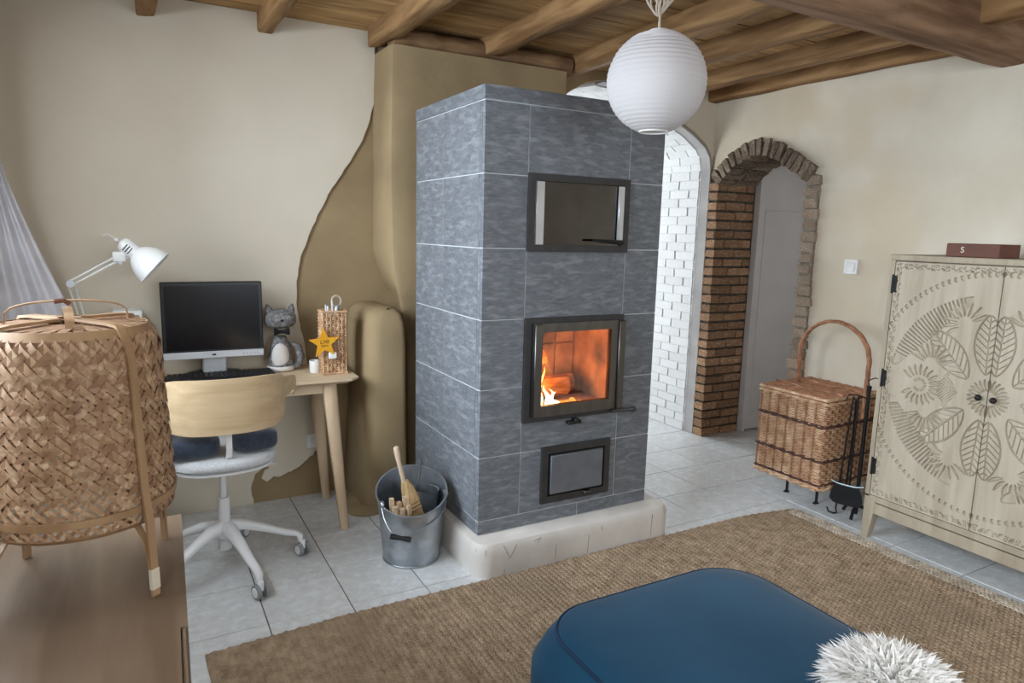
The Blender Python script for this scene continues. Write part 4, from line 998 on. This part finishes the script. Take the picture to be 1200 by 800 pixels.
for k in range(4):
    a = math.radians(-50.6+90*k); d = Vector((math.cos(a), math.sin(a), 0)); s = Vector((-d.y, d.x, 0))
    P = lambda r_, z: lc+d*r_+Vector((0, 0, z-TZ))
    pts = [P(.02, ZT+.013), P(.07, ZT+.012), P(.115, ZT+.011), P(lr(ZT)+.002, ZT+.008), P(lr(1.272)+.007, 1.272), P(lr(1.25)+.007, 1.25), P(lr(1.2)+.006, 1.2), P(lr(1.08)+.007, 1.08), P(lr(.96)+.008, .96), P(.190, .90), P(.193, .84), P(.195, TZ+.002)]
    le = obj('leg_strap', G().ribbon(pts, s, .0165, .006), 'bamboo_strap', bl, sharp=50)
    obj('brace', G().ribbon([P(.07, .895), P(.12, .893), P(.155, .885), P(.178, .855), P(.187, .80)], s, .012, .0045), 'bamboo_strap', bl, sharp=50)
    if k == 0: obj('tape_wrap', G().ribbon([P(.1948, .757), P(.1938, .80)], s, .0185, .0085), 'tape', le, sharp=0)
# hoop handle on top
a = math.radians(5); d = Vector((math.cos(a), math.sin(a), 0)); s = Vector((-d.y, d.x, 0))
pts = []
for k in range(15):
    t = k/14*PI; pts.append(lc+d*(.105*math.cos(t))+Vector((0, 0, ZT-TZ+.008+.042*math.sin(t)**.45)))
obj('handle', G().ribbon(pts, s, .016, .003), 'bamboo_strap', bl, sharp=50)
pts = [lc+s*(.105*math.cos(k/14*PI))+Vector((0, 0, ZT-TZ+.006+.026*math.sin(k/14*PI)**.45)) for k in range(15)]
obj('handle', G().ribbon(pts, d, .016, .003), 'bamboo_strap', bl, sharp=50)
obj('knot', G().tube([lc+Vector((-.02, -.02, .592)), lc+Vector((-.004, -.02, .594)), lc+Vector((.006, -.02, .586))], .005, 6), 'bamboo_dark', bl)
# curtain gathered at the far end of the window
g = G(); n = 60; Z = np.linspace(.80, 2.3, 40)
X = np.zeros((40, n)); Y = np.zeros((40, n)); ZZ = np.zeros((40, n))
for i, z in enumerate(Z):
    k = max(0, min(1, (1.75-z)/.75)); wdt = .045+.245*k**1.2
    for j in range(n):
        t = j/(n-1); x = XL+.02+t*wdt*1.0; 
        X[i, j] = x; Y[i, j] = 3.28+.018*math.sin(t*22)+.05*t; ZZ[i, j] = z
g.grid(X, Y, ZZ)
cu = thing('curtain', 'white sheer curtain drawn to the end of the window beside the desk', 'curtain', (XL+.1, 3.3, .8))
obj('cloth', g, 'curtain', cu, sharp=80)
obj('rod', G().cyl((XL+.04, 1.2, 2.31), (XL+.04, 3.45, 2.31), .01, n=10), 'silver', cu)

# ================================================================== PAPER LANTERN
dd = ray(769, 97).normalized(); pc = dd*2.72+Vector((0, 0, H)); Rp = .181
pt = thing('paper_lantern', 'round white ribbed paper lantern hanging from the ceiling by a knotted cord', 'lantern', tuple(pc))
prof = []; nr_ = 26; t0, t1 = math.radians(-73), math.radians(79)
for i in range(nr_*4+1):
    u = i/(nr_*4); t = t0+(t1-t0)*u; w = abs(math.sin(u*nr_*PI)); amp = .0016 if u < .55 else .0016+.0065*((u-.55)/.45)
    rr = Rp-amp*(1-w)*0-amp*w
    prof.append((rr*math.cos(t), rr*math.sin(t)))
g = G(); n = 72
for i, (r_, z) in enumerate(prof):
    for k in range(n):
        a = 2*PI*k/n; u = i/len(prof); wob = .002*math.sin(3*a+i*.15)*max(0, u-.5)*2
        g.v.append((pc.x+(r_+wob)*math.cos(a), pc.y+(r_+wob)*math.sin(a), pc.z+z+.003*math.sin(2*a+i*.3)*max(0, u-.55)))
for i in range(len(prof)-1):
    for k in range(n): g.f.append((i*n+k, i*n+(k+1) % n, (i+1)*n+(k+1) % n, (i+1)*n+k))
obj('paper_shade', g, 'paper', pt, sharp=80)
rb = Rp*math.cos(t0); zb = pc.z+Rp*math.sin(t0)
obj('wire_ring', G().tube([(pc.x+rb*math.cos(a), pc.y+rb*math.sin(a), zb) for a in np.linspace(0, 2*PI, 37)[:-1]], .003, 6, closed=True), 'white_paint', pt)
rt2 = Rp*math.cos(t1); zt2 = pc.z+Rp*math.sin(t1)
obj('wire_ring', G().tube([(pc.x+rt2*math.cos(a), pc.y+rt2*math.sin(a), zt2) for a in np.linspace(0, 2*PI, 37)[:-1]], .003, 6, closed=True), 'white_paint', pt)
obj('bulb', G().ell((pc.x, pc.y, pc.z+.02), .03, .03, .042, 16, 12).cyl((pc.x, pc.y, pc.z+.05), (pc.x, pc.y, pc.z+.12), .02), 'copper', pt)
g = G().tube([(pc.x, pc.y, pc.z+.12), (pc.x, pc.y, zt2+.05), (pc.x-.006, pc.y, zt2+.07), (pc.x+.004, pc.y, zt2+.13), (pc.x, pc.y, ZC)], .005, 6)
obj('cord', g, 'cord', pt)
kz = zt2+.055
for k, (a, ln, dz, w) in enumerate(((0.1, .07, .085, .010), (3.0, .06, .088, .010), (.6, .03, .05, .012), (3.4, .035, .055, .010), (1.6, .03, .07, .014))):
    pts = []
    for i in range(12):
        t = i/11*2*PI; q = (1-math.cos(t))/2
        pts.append((pc.x+cr[0]*math.cos(a)*ln*q+w*math.sin(t)*cr[0], pc.y+cr[1]*math.cos(a)*ln*q+w*math.sin(t)*cr[1], kz+dz*q+.012*math.sin(t)))
    obj('cord_loop', G().tube(pts, .0042, 6), 'cord', pt)

# ================================================================== RUG
rx0, rx1, ry0, ry1 = .15, 3.145, .35, 2.438
st_ = .0065; nx, ny = int((rx1-rx0)/st_), int((ry1-ry0)/st_)
xs = np.linspace(rx0, rx1, nx); ys = np.linspace(ry0, ry1, ny); X, Y = np.meshgrid(xs, ys, indexing='ij')
px_, py_ = .024, .020
row = np.floor(X/px_)
h = .008+.0055*np.abs(np.sin(PI*X/px_))+.0044*np.cos(2*PI*Y/py_+PI*(row % 2))+.0007*rng.standard_normal(X.shape)
for yy, dp, w in ((2.30, .003, .006), (2.14, .004, .007), (1.98, .003, .006), (1.83, .004, .007), (1.66, .003, .006)):
    h -= dp*np.exp(-((Y-yy-.012*np.sin(X*2.1+yy*9))/w)**2)
ed = np.minimum(np.minimum(X-rx0, rx1-X), np.minimum(Y-ry0, ry1-Y)); h *= np.clip(ed/.012, 0.1, 1)**.5
wav = .006*np.sin(Y*7)*np.clip(1-(X-rx0)/.3, 0, 1)
Yw = Y-.055*np.clip((X-2.75)/.4, 0, 1)**1.5*(Y > 1.5)*np.clip((Y-1.5)/.9, 0, 1)-.03*np.clip(1-(X-rx0)/.5, 0, 1)*np.clip((Y-1.5)/.9, 0, 1)
g = G().grid(X+wav+.03*np.clip((1.8-Y)/1., 0, 1)*np.clip((X-2.6)/.5, 0, 1), Yw, h)
rg = obj('jute_rug', g, 'jute', sharp=0); rg.data.polygons.foreach_set('use_smooth', [True]*len(rg.data.polygons))
Xb, Yb = np.meshgrid(np.linspace(0, .085, 18), np.linspace(.36, 2.40, 330), indexing='ij')
xe = rx1+.03*np.clip((1.8-Yb)/1., 0, 1)-.088; yb_ = Yb-.05*np.clip((Yb-1.5)/.9, 0, 1)
obj('selvedge', G().grid(xe+Xb, yb_, .0165+.004*np.abs(np.sin(PI*Xb/.017))+.003*np.cos(2*PI*Yb/.018+3*np.floor(Xb/.017))+.001*rng.standard_normal(Xb.shape)), 'jute_edge', rg, sharp=80, label='pale stitched end of the rug')
tag(rg, 'large woven brown jute rug on the tiled floor', 'rug')

# ================================================================== OTTOMAN AND FUR CUSHION
OZ = .42
ot = thing('ottoman', 'blue velvet ottoman with rounded corners and piped seam on the jute rug', 'ottoman', (1.31, 1.05, .012))
ox0, ox1, oy0, oy1 = .935, 1.70, .66, 1.505
def loft(levels, m, name, par, sharp=60, r=.16, n=10, top=True):
    g = G()
    for z, d in levels:
        R_ = rrect(ox0+d, ox1-d, oy0+d, oy1-d, max(.02, r-d*.6), n); k = len(R_); g.v += [(x, y, z) for x, y in R_]
    for i in range(len(levels)-1):
        for q in range(k): g.f.append((i*k+q, i*k+(q+1) % k, (i+1)*k+(q+1) % k, (i+1)*k+q))
    g.f.append(tuple((len(levels)-1)*k+q for q in range(k)))
    return obj(name, g, m, par, sharp=sharp)
loft([(.06, .03), (.065, .0), (.12, -.03), (.22, -.06), (.32, -.058), (.38, -.03), (.408, -.008), (.418, .0)], 'velvet', 'body', ot)
loft([(.416, .0), (.424, .004), (.432, .018), (.440, .06), (.446, .14), (.449, .25)], 'velvet', 'top_panel', ot)
R_ = rrect(ox0, ox1, oy0, oy1, .16, 10); obj('piping', G().tube([(x, y, .419) for x, y in R_], .0055, 8, closed=True), 'velvet_pipe', ot)
for x in (ox0+.08, ox1-.08):
    for y in (oy0+.08, oy1-.08): obj('foot', G().tube([(x, y, .065), (x, y, .020)], [.022, .016], 12), 'black_plastic', ot)
fc = Vector((1.425, .785, .505))
fu = thing('fur_cushion', 'fluffy white long haired cushion lying on the corner of the blue ottoman', 'cushion', (fc.x, fc.y, .449))
obj('core', G().ell(fc, .105, .10, .052, 28, 14), 'fur', fu, sharp=80)
g = G()
for k in range(3600):
    u, v = random.random()*2*PI, math.acos(random.uniform(-.25, 1))
    nrm = Vector((math.sin(v)*math.cos(u), math.sin(v)*math.sin(u), math.cos(v))); p = fc+Vector((nrm.x*.104, nrm.y*.099, nrm.z*.051))
    d = Vector((nrm.x, nrm.y, nrm.z*.55+.25)).normalized(); d = (d+Vector((random.gauss(0, .25), random.gauss(0, .25), random.gauss(0, .2)))).normalized()
    L_ = random.uniform(.035, .07); s = d.orthogonal().normalized()*random.uniform(.002, .006); s.rotate(Matrix.Rotation(random.random()*6, 3, d))
    sag = Vector((random.gauss(0, .008), random.gauss(0, .008), -.012))
    m1 = p+d*L_*.55; e1 = p+d*L_+sag
    g.add([p-s, p+s, m1+s*.8, m1-s*.8, e1], [(0, 1, 2, 3), (3, 2, 4)])
obj('pile', g, 'fur', fu, sharp=80, kind='stuff')

# ================================================================== CARVED CABINET
CX, CY0, CY1, CZ = 3.19, 1.013, 2.005, 1.43
cb = thing('carved_cabinet', 'tall pale wooden cabinet with mandala carved doors against the cream wall', 'cabinet', (3.42, 1.509, 0))
g = G().rbox(CX+.018, 3.645, CY0, CY1, .20, CZ-.03, .004, 1)
obj('carcass', g, 'mango_wood', cb)
obj('top', G().rbox(CX-.004, 3.65, CY0-.006, CY1+.006, CZ-.028, CZ, .004, 1), 'mango_wood', cb)
obj('face_frame', G().box(CX, CX+.02, CY1-.022, CY1, .22, CZ-.028).box(CX, CX+.02, CY0, CY0+.022, .22, CZ-.028).box(CX, CX+.02, CY0, CY1, .20, .228), 'mango_wood', cb, sharp=0)
obj('apron', G().rbox(CX+.002, CX+.03, CY0+.03, CY1-.03, .135, .20, .003, 1).rbox(CX+.002, 3.645, CY0, CY1, .19, .21, .003, 1), 'mango_wood', cb)
for y, s in ((CY0, 1), (CY1, -1)):
    for x, t in ((CX, 1), (3.645, -1)):
        g = G(); w = .06
        g.v = [(x, y, .2), (x+t*w, y, .2), (x+t*w, y+s*w, .2), (x, y+s*w, .2), (x, y, 0), (x+t*.032, y, 0), (x+t*.032, y+s*.034, 0), (x, y+s*.034, 0)]
        g.f = [(0, 1, 2, 3), (7, 6, 5, 4), (0, 4, 5, 1), (1, 5, 6, 2), (2, 6, 7, 3), (3, 7, 4, 0)]
        fixn(obj('leg', g, 'mango_wood', cb, sharp=0))
CYC, CZC = 1.509, .832
def carve():  # relief of the carved doors, depth in metres
    DU, DV = .0024, .0024
    du0, du1 = .002, CY1-.024-CYC; dz0, dz1 = .232-CZC, CZ-.032-CZC
    us = np.arange(du0, du1, DU); vs = np.arange(dz0, dz1, DV); U, V = np.meshgrid(us, vs, indexing='ij')
    D = np.zeros_like(U); R = np.hypot(U, V); TH = np.arctan2(V, U)
    sm = lambda a: np.clip(a, 0, 1)
    def cut(mask_depth): np.maximum(D, mask_depth, out=D)
    # dashed ring
    for Rr in (.533,):
        n = 120; f_ = np.cos(TH*n); cut(.011*sm((.011-np.abs(R-Rr))/.004)*sm((f_-.05)/.4))
    # comb crescents (radial hatch)
    for a0, a1, s in ((math.radians(10), math.radians(76), 1), (math.radians(-76), math.radians(-10), -1)):
        t = (TH-a0)/(a1-a0); t_ = np.clip(t, 0, 1); inside = (t > 0) & (t < 1)
        wd_ = np.sin(t_*PI)**.7; ro = .445+.006*wd_; ri = ro-.018-.085*wd_
        m = sm((ro-R)/.004)*sm((R-ri)/.004)*inside
        # hatch lines spaced along the arc
        hatch = sm((np.cos(TH*(2*PI*.41/.0165))+.0)/.5)
        tip = (t_ < .10) | (t_ > .92)
        cut(.012*m*np.where(tip, 1.0, hatch))
    # palmette fans: petals cut as spindles
    def fan(cu, cv, a_from, a_to, n, r0, r1, wid, depth=.013, curl=0.):
        for k in range(n):
            a = math.radians(a_from+(a_to-a_from)*k/(n-1)); ca, sa = math.cos(a), math.sin(a)
            x = (U-cu)*ca+(V-cv)*sa; y = -(U-cu)*sa+(V-cv)*ca
            s = (x-r0)/(r1-r0); yy = y-curl*(s*(1-s))
            hw = wid*np.sin(np.clip(s, 0, 1)*PI)**.6
            cut(depth*sm((hw-np.abs(yy))/.004)*((s > 0) & (s < 1)))
    fan(.295, 0, 35, 325, 17, .045, .098, .0085)
    fan(.295, 0, 40, 320, 13, .018, .036, .004, .009)
    fan(.255, .105, 20, 160, 9, .03, .10, .008, curl=.02)
    fan(.255, -.115, 200, 340, 9, .03, .10, .008, curl=-.02)
    fan(.13, -.31, -150, 40, 9, .03, .10, .0085, curl=-.02)
    fan(.13, .31, -40, 150, 9, .03, .10, .0085, curl=.02)
    fan(0, 0, -90, 90, 13, .03, .085, .008)
    # leaves with veins (outline grooves)
    def leaf(cu, cv, ang, ln, w):
        a = math.radians(ang); ca, sa = math.cos(a), math.sin(a); x = (U-cu)*ca+(V-cv)*sa; y = -(U-cu)*sa+(V-cv)*ca; s = x/ln
        sc_ = np.clip(s, 0, 1); hw = w*np.sin(sc_*PI)**.7; ins = (s > 0) & (s < 1)
        cut(.010*sm((.0045-np.abs(np.abs(y)-hw))/.003)*ins); cut(.008*sm((.003-np.abs(y))/.002)*ins)
        vein = np.abs(((x-np.abs(y)*.9)/(.028)) % 1-.5); cut(.008*sm((vein-.40)/.06)*ins*(np.abs(y) < hw))
    leaf(.09, .07, 48, .26, .062); leaf(.09, -.07, -48, .26, .062); leaf(.02, .10, 88, .26, .055); leaf(.02, -.10, -88, .26, .055)
    # lozenge of dots
    loz = (np.abs(U-.175)/.05+np.abs(V)/.085) < 1
    cut(.009*loz*sm((np.cos(U*2*PI/.014)*np.cos(V*2*PI/.014)-.35)/.3))
    # irregular punched border
    bd = np.minimum(np.minimum(du1-U, U+.5), np.minimum(V-dz0, dz1-V)); nz = np.sin(U*410+2.5*np.sin(V*130))*np.sin(V*380+2.5*np.sin(U*150))
    cut(.008*((bd > .008) & (bd < .034))*sm((nz-.42)/.2))
    return us, vs, U, V, D
us, vs, U, V, D = carve()
for s, nm in ((1, 0), (-1, 1)):
    g = G(); X = CX+.0+D; g.grid(X, CYC+s*U, CZC+V)
    u0, u1, v0, v1 = us[0], us[-1], vs[0], vs[-1]
    g.box(CX+.0145, CX+.018, min(CYC+s*u0, CYC+s*u1), max(CYC+s*u0, CYC+s*u1), CZC+v0, CZC+v1)
    a, b = sorted((CYC+s*u0, CYC+s*u1)); z0, z1 = CZC+v0, CZC+v1; x0, x1 = CX+.0, CX+.0145
    g.add([(x0, a, z0), (x0, b, z0), (x1, b, z0), (x1, a, z0)], [(0, 1, 2, 3)]); g.add([(x0, a, z1), (x0, b, z1), (x1, b, z1), (x1, a, z1)], [(3, 2, 1, 0)])
    g.add([(x0, a, z0), (x0, a, z1), (x1, a, z1), (x1, a, z0)], [(0, 1, 2, 3)]); g.add([(x0, b, z0), (x0, b, z1), (x1, b, z1), (x1, b, z0)], [(3, 2, 1, 0)])
    d_ = obj('door', g, 'carved_wood', cb, sharp=0, label='door carved with half a mandala')
    for zz in (1.29, .83, .38):
        y = CYC+s*(us[-1]+.012)
        obj('hinge', G().box(CX-.004, CX+.004, y-.010, y-.001, zz-.045, zz+.045).box(CX-.0025, CX+.004, y-.026, y-.010, zz-.04, zz+.04), 'hinge', d_, sharp=0)
    obj('knob', G().ell((CX-.015, CYC+s*.03, CZC), .014, .014, .014, 12, 8), 'hinge', d_)
# brown box on top
b0 = onx(1111, 298, CX+.05)
bb = thing('brown_box', 'dark brown box with pale lettering on top of the carved cabinet', 'box', (CX+.12, b0.y-.1, CZ))
obj('carton', G().rbox(CX+.03, CX+.20, b0.y-.22, b0.y, CZ+.001, CZ+.060, .003, 1), 'brown_box', bb)
tc = bpy.data.curves.new('lettering', 'FONT'); tc.body = 'S'; tc.size = .036; tc.extrude = .0005
to = bpy.data.objects.new('tmp', tc); COL.objects.link(to); bpy.context.view_layer.update()
me = bpy.data.meshes.new_from_object(to.evaluated_get(bpy.context.evaluated_depsgraph_get())); bpy.data.objects.remove(to)
g = G(); Mt = T(CX+.0292, b0.y-.062, CZ+.02) @ Matrix(((0, 0, -1, 0), (-1, 0, 0, 0), (0, 1, 0, 0), (0, 0, 0, 1)))
g.v = [tuple(Mt @ v.co) for v in me.vertices]; g.f = [tuple(p.vertices) for p in me.polygons]
obj('lettering', g, 'box_print', bb, sharp=0)

# ================================================================== WICKER HAMPER
hz0 = .125; hx0, hx1, hy0, hy1 = 3.214, 3.655, 2.287, 2.712
hz1 = onx(963, 468, hx0).z
MH = T(hx0, hy0, 0) @ rotz(math.radians(1.5)) @ T(-hx0, -hy0, 0)
hm_ = thing('wicker_hamper', 'lidded wicker hamper with tall hooped handle beside the brick arch', 'basket', (3.43, 2.5, 0))
g = G(); gs = G(); weave_box(g, gs, hx0, hx1, hy0, hy1, hz0+.02, hz1-.02, .0095, .0048, .030)
obj('weave', g.xf(MH), 'wicker', hm_, sharp=80, kind='stuff'); obj('stakes', gs.xf(MH), 'wicker_brown', hm_, sharp=80, kind='stuff')
obj('gap_backing', G().box(hx0+.010, hx1-.010, hy0+.010, hy1-.010, hz0+.01, hz1-.015).xf(MH), 'wicker_dark', hm_, sharp=0)  # dark box added behind the weave; its colour stands for shade in the gaps
def rope(z, r, m, nm, e=.004):
    c = [(hx0-e, hy0-e), (hx1+e, hy0-e), (hx1+e, hy1+e), (hx0-e, hy1+e)]
    for ph in (0, PI):
        pts = []
        for (xa, ya), (xb, yb) in zip(c, c[1:]+c[:1]):
            for k in range(24):
                t = k/24; a = k*PI/4+ph; x, y = xa+(xb-xa)*t, ya+(yb-ya)*t; dn = Vector((yb-ya, xa-xb, 0)).normalized()
                pts.append((x+dn.x*r*.6*math.cos(a), y+dn.y*r*.6*math.cos(a), z+r*.6*math.sin(a)))
        obj(nm, G().tube(pts, r*.72, 5, closed=True).xf(MH), m, hm_, sharp=80)
rope(hz0+.012, .013, 'wicker', 'base_braid', .001); rope(hz1-.022, .008, 'wicker', 'rim_braid')
rope(hz0+.17, .0085, 'wicker_dark', 'dark_band', .005); rope(hz1-.15, .0085, 'wicker_dark', 'dark_band', .005); rope(hz0+.035, .006, 'wicker_dark', 'dark_band', .005)
# lid: woven rows along y
g = G()
nl = 40; npt = 30
for k in range(nl):
    x = hx0-.006+(hx1-hx0+.012)*(k+.5)/nl; pts = [(x, hy0-.004+(hy1-hy0+.008)*i/(npt-1), hz1+.004+.004*(1 if (i//2+k) % 2 else -1)) for i in range(npt)]
    g.tube(pts, .0056, 5)
ld = obj('lid', g.xf(MH), 'wicker_brown', hm_, sharp=80, kind='stuff')
obj('lid_board', G().box(hx0, hx1, hy0, hy1, hz1-.018, hz1-.002).xf(MH), 'wicker_brown', hm_, sharp=0)
for x in (hx0+.13, hx1-.13): obj('lid_braid', G().tube([(x+.02*math.sin(i*.5), hy0-.006+(hy1-hy0+.012)*i/19, hz1+.012+.003*(i % 2)) for i in range(20)], .009, 6).xf(MH), 'wicker_brown', ld, sharp=80)
g = G()
for (xa, ya, xb, yb) in ((hx0-.006, hy0-.006, hx0-.006, hy1+.006), (hx0-.006, hy0-.006, hx1+.006, hy0-.006), (hx1+.006, hy0-.006, hx1+.006, hy1+.006), (hx0-.006, hy1+.006, hx1+.006, hy1+.006)):
    pts = [(xa+(xb-xa)*i/40, ya+(yb-ya)*i/40, hz1-.002+.003*(i % 2)) for i in range(41)]; g.tube(pts, [.0085+.0015*(i % 2) for i in range(41)], 6)
obj('lid_braid', g.xf(MH), 'wicker', ld, sharp=80)
# hoop
ap = onx(975, 376, 3.43).z; yc = (onx(937, 420, 3.43).y+onx(1018, 430, 3.43).y)/2; hw = (onx(937, 420, 3.43).y-onx(1018, 430, 3.43).y)/2
for ph in (0, 2.1, 4.2):
    pts = []
    for k in range(60):
        t = k/59; 
        if t < .25: y, z = yc+hw*(1-.0), hz1-.10+(ap-.2-hz1+.10)*t/.25
        elif t > .75: y, z = yc-hw, hz1-.10+(ap-.2-hz1+.10)*(1-t)/.25
        else: a = (t-.25)/.5*PI; y, z = yc+hw*math.cos(a), ap-.2+.2*math.sin(a)
        a2 = k*.55+ph; pts.append((3.43+.006*math.cos(a2), y+.005*math.sin(a2), z+.003*math.cos(a2)))
    obj('hoop_handle', G().tube(pts, .0085, 6), 'wicker_brown', hm_, sharp=80)
f1 = onz(925, 577)
for x in (f1.x, hx1-.08):
    for y in (hy0+.10, f1.y+.02):
        obj('foot', G().cyl((x, y, 0), (x, y, hz0+.01), .008, n=10).rbox(x-.02, x+.012, y-.01, y+.01, 0, .008, .002, 1), 'iron', hm_)
# strap on the near side
xs_ = ony(995, 500, hy0).x
obj('strap', G().ribbon([(xs_+.012, hy0-.018, hz1-.01), (xs_+.01, hy0-.022, hz1-.2), (xs_, hy0-.02, hz0+.02)], (1, 0, 0), .014, .004), 'iron', hm_)

# ================================================================== FIRE TOOLS, SWITCH
tp = onz(1003, 606); tp.y = 2.165
ts = thing('tool_stand', 'black iron fire tool stand between the hamper and the carved cabinet', 'tool stand', (tp.x, tp.y, 0))
ptop = onx(1018, 452, tp.x).z
obj('pole', G().tube([(tp.x, tp.y, .02), (tp.x, tp.y, ptop-.05), (tp.x, tp.y, ptop)], [.011, .009, .013], 12), 'iron', ts)
for k in range(3):
    a = math.radians(200+120*k); obj('foot', G().tube([(tp.x, tp.y, .07), (tp.x+.06*math.cos(a), tp.y+.06*math.sin(a), .05), (tp.x+.085*math.cos(a), tp.y+.085*math.sin(a), .012)], [.009, .008, .009], 8), 'iron', ts)
for s in (-1, 1):
    obj('hook', G().tube([(tp.x, tp.y, ptop-.07), (tp.x-.03*s, tp.y+.04*s, ptop-.055), (tp.x-.055*s, tp.y+.075*s, ptop-.06), (tp.x-.06*s, tp.y+.085*s, ptop-.085)], .004, 6), 'iron', ts)
obj('hook', G().tube([(tp.x, tp.y, ptop), (tp.x-.005, tp.y+.005, ptop+.03), (tp.x, tp.y-.03, ptop+.05), (tp.x, tp.y-.06, ptop+.045)], .003, 6), 'iron', ts)
sv = thing('fire_shovel', 'black fire shovel hanging on the tool stand', 'shovel', (tp.x-.03, tp.y+.02, .1))
obj('shaft', G().tube([(tp.x-.035, tp.y+.03, ptop-.06), (tp.x-.033, tp.y+.03, .17)], .0055, 8), 'iron', sv)
g = G()
for i in range(9):
    for j in range(9):
        u, v = i/8*2-1, j/8; w = .078*(1-.35*(1-v)**2); g.v.append((tp.x-.055+u*w*.35-.02*u*u*0, tp.y+.03-u*w, .175-.11*v*(1 if abs(u) < .95 else .9)+.03*abs(u)**3*.4))
for i in range(8):
    for j in range(8): a = i*9+j; g.f.append((a, a+1, a+10, a+9))
k = len(g.v); g.v += [(x+.004, y, z) for x, y, z in g.v[:k]]; g.f += [tuple(i+k for i in q[::-1]) for q in g.f[:64]]
obj('blade', g, 'iron', sv, sharp=60)
obj('rim', G().tube([(tp.x-.052+u*.078*.35, tp.y+.03-u*.078, .178+.012*abs(u)**3) for u in np.linspace(-1, 1, 12)], .006, 8), 'steel_grey', sv)
pk = thing('fire_poker', 'black iron poker with curled tip leaning on the tool stand', 'poker', (tp.x-.03, tp.y+.09, 0))
cpt = [onz(983, 596, .012), onz(981, 590, .05)]
obj('rod', G().tube([(tp.x-.02, tp.y+.07, ptop-.07), (tp.x-.045, tp.y+.085, .12), (tp.x-.05, tp.y+.085, .03), (tp.x-.055, tp.y+.075, .008), (tp.x-.075, tp.y+.08, .006), (tp.x-.09, tp.y+.10, .012), (tp.x-.092, tp.y+.11, .035)], .0045, 8), 'iron', pk)
p = onx(998, 312.5, XR)
sw_ = thing('light_switch', 'white square light switch on the cream wall above the hamper', 'switch', (XR, p.y, p.z))
obj('plate', G().rbox(XR-.012, XR, p.y-.044, p.y+.044, p.z-.044, p.z+.044, .004, 1), 'switch_white', sw_)
obj('rocker', G().rbox(XR-.018, XR-.01, p.y-.026, p.y+.026, p.z-.026, p.z+.026, .003, 1), 'switch_white', sw_)
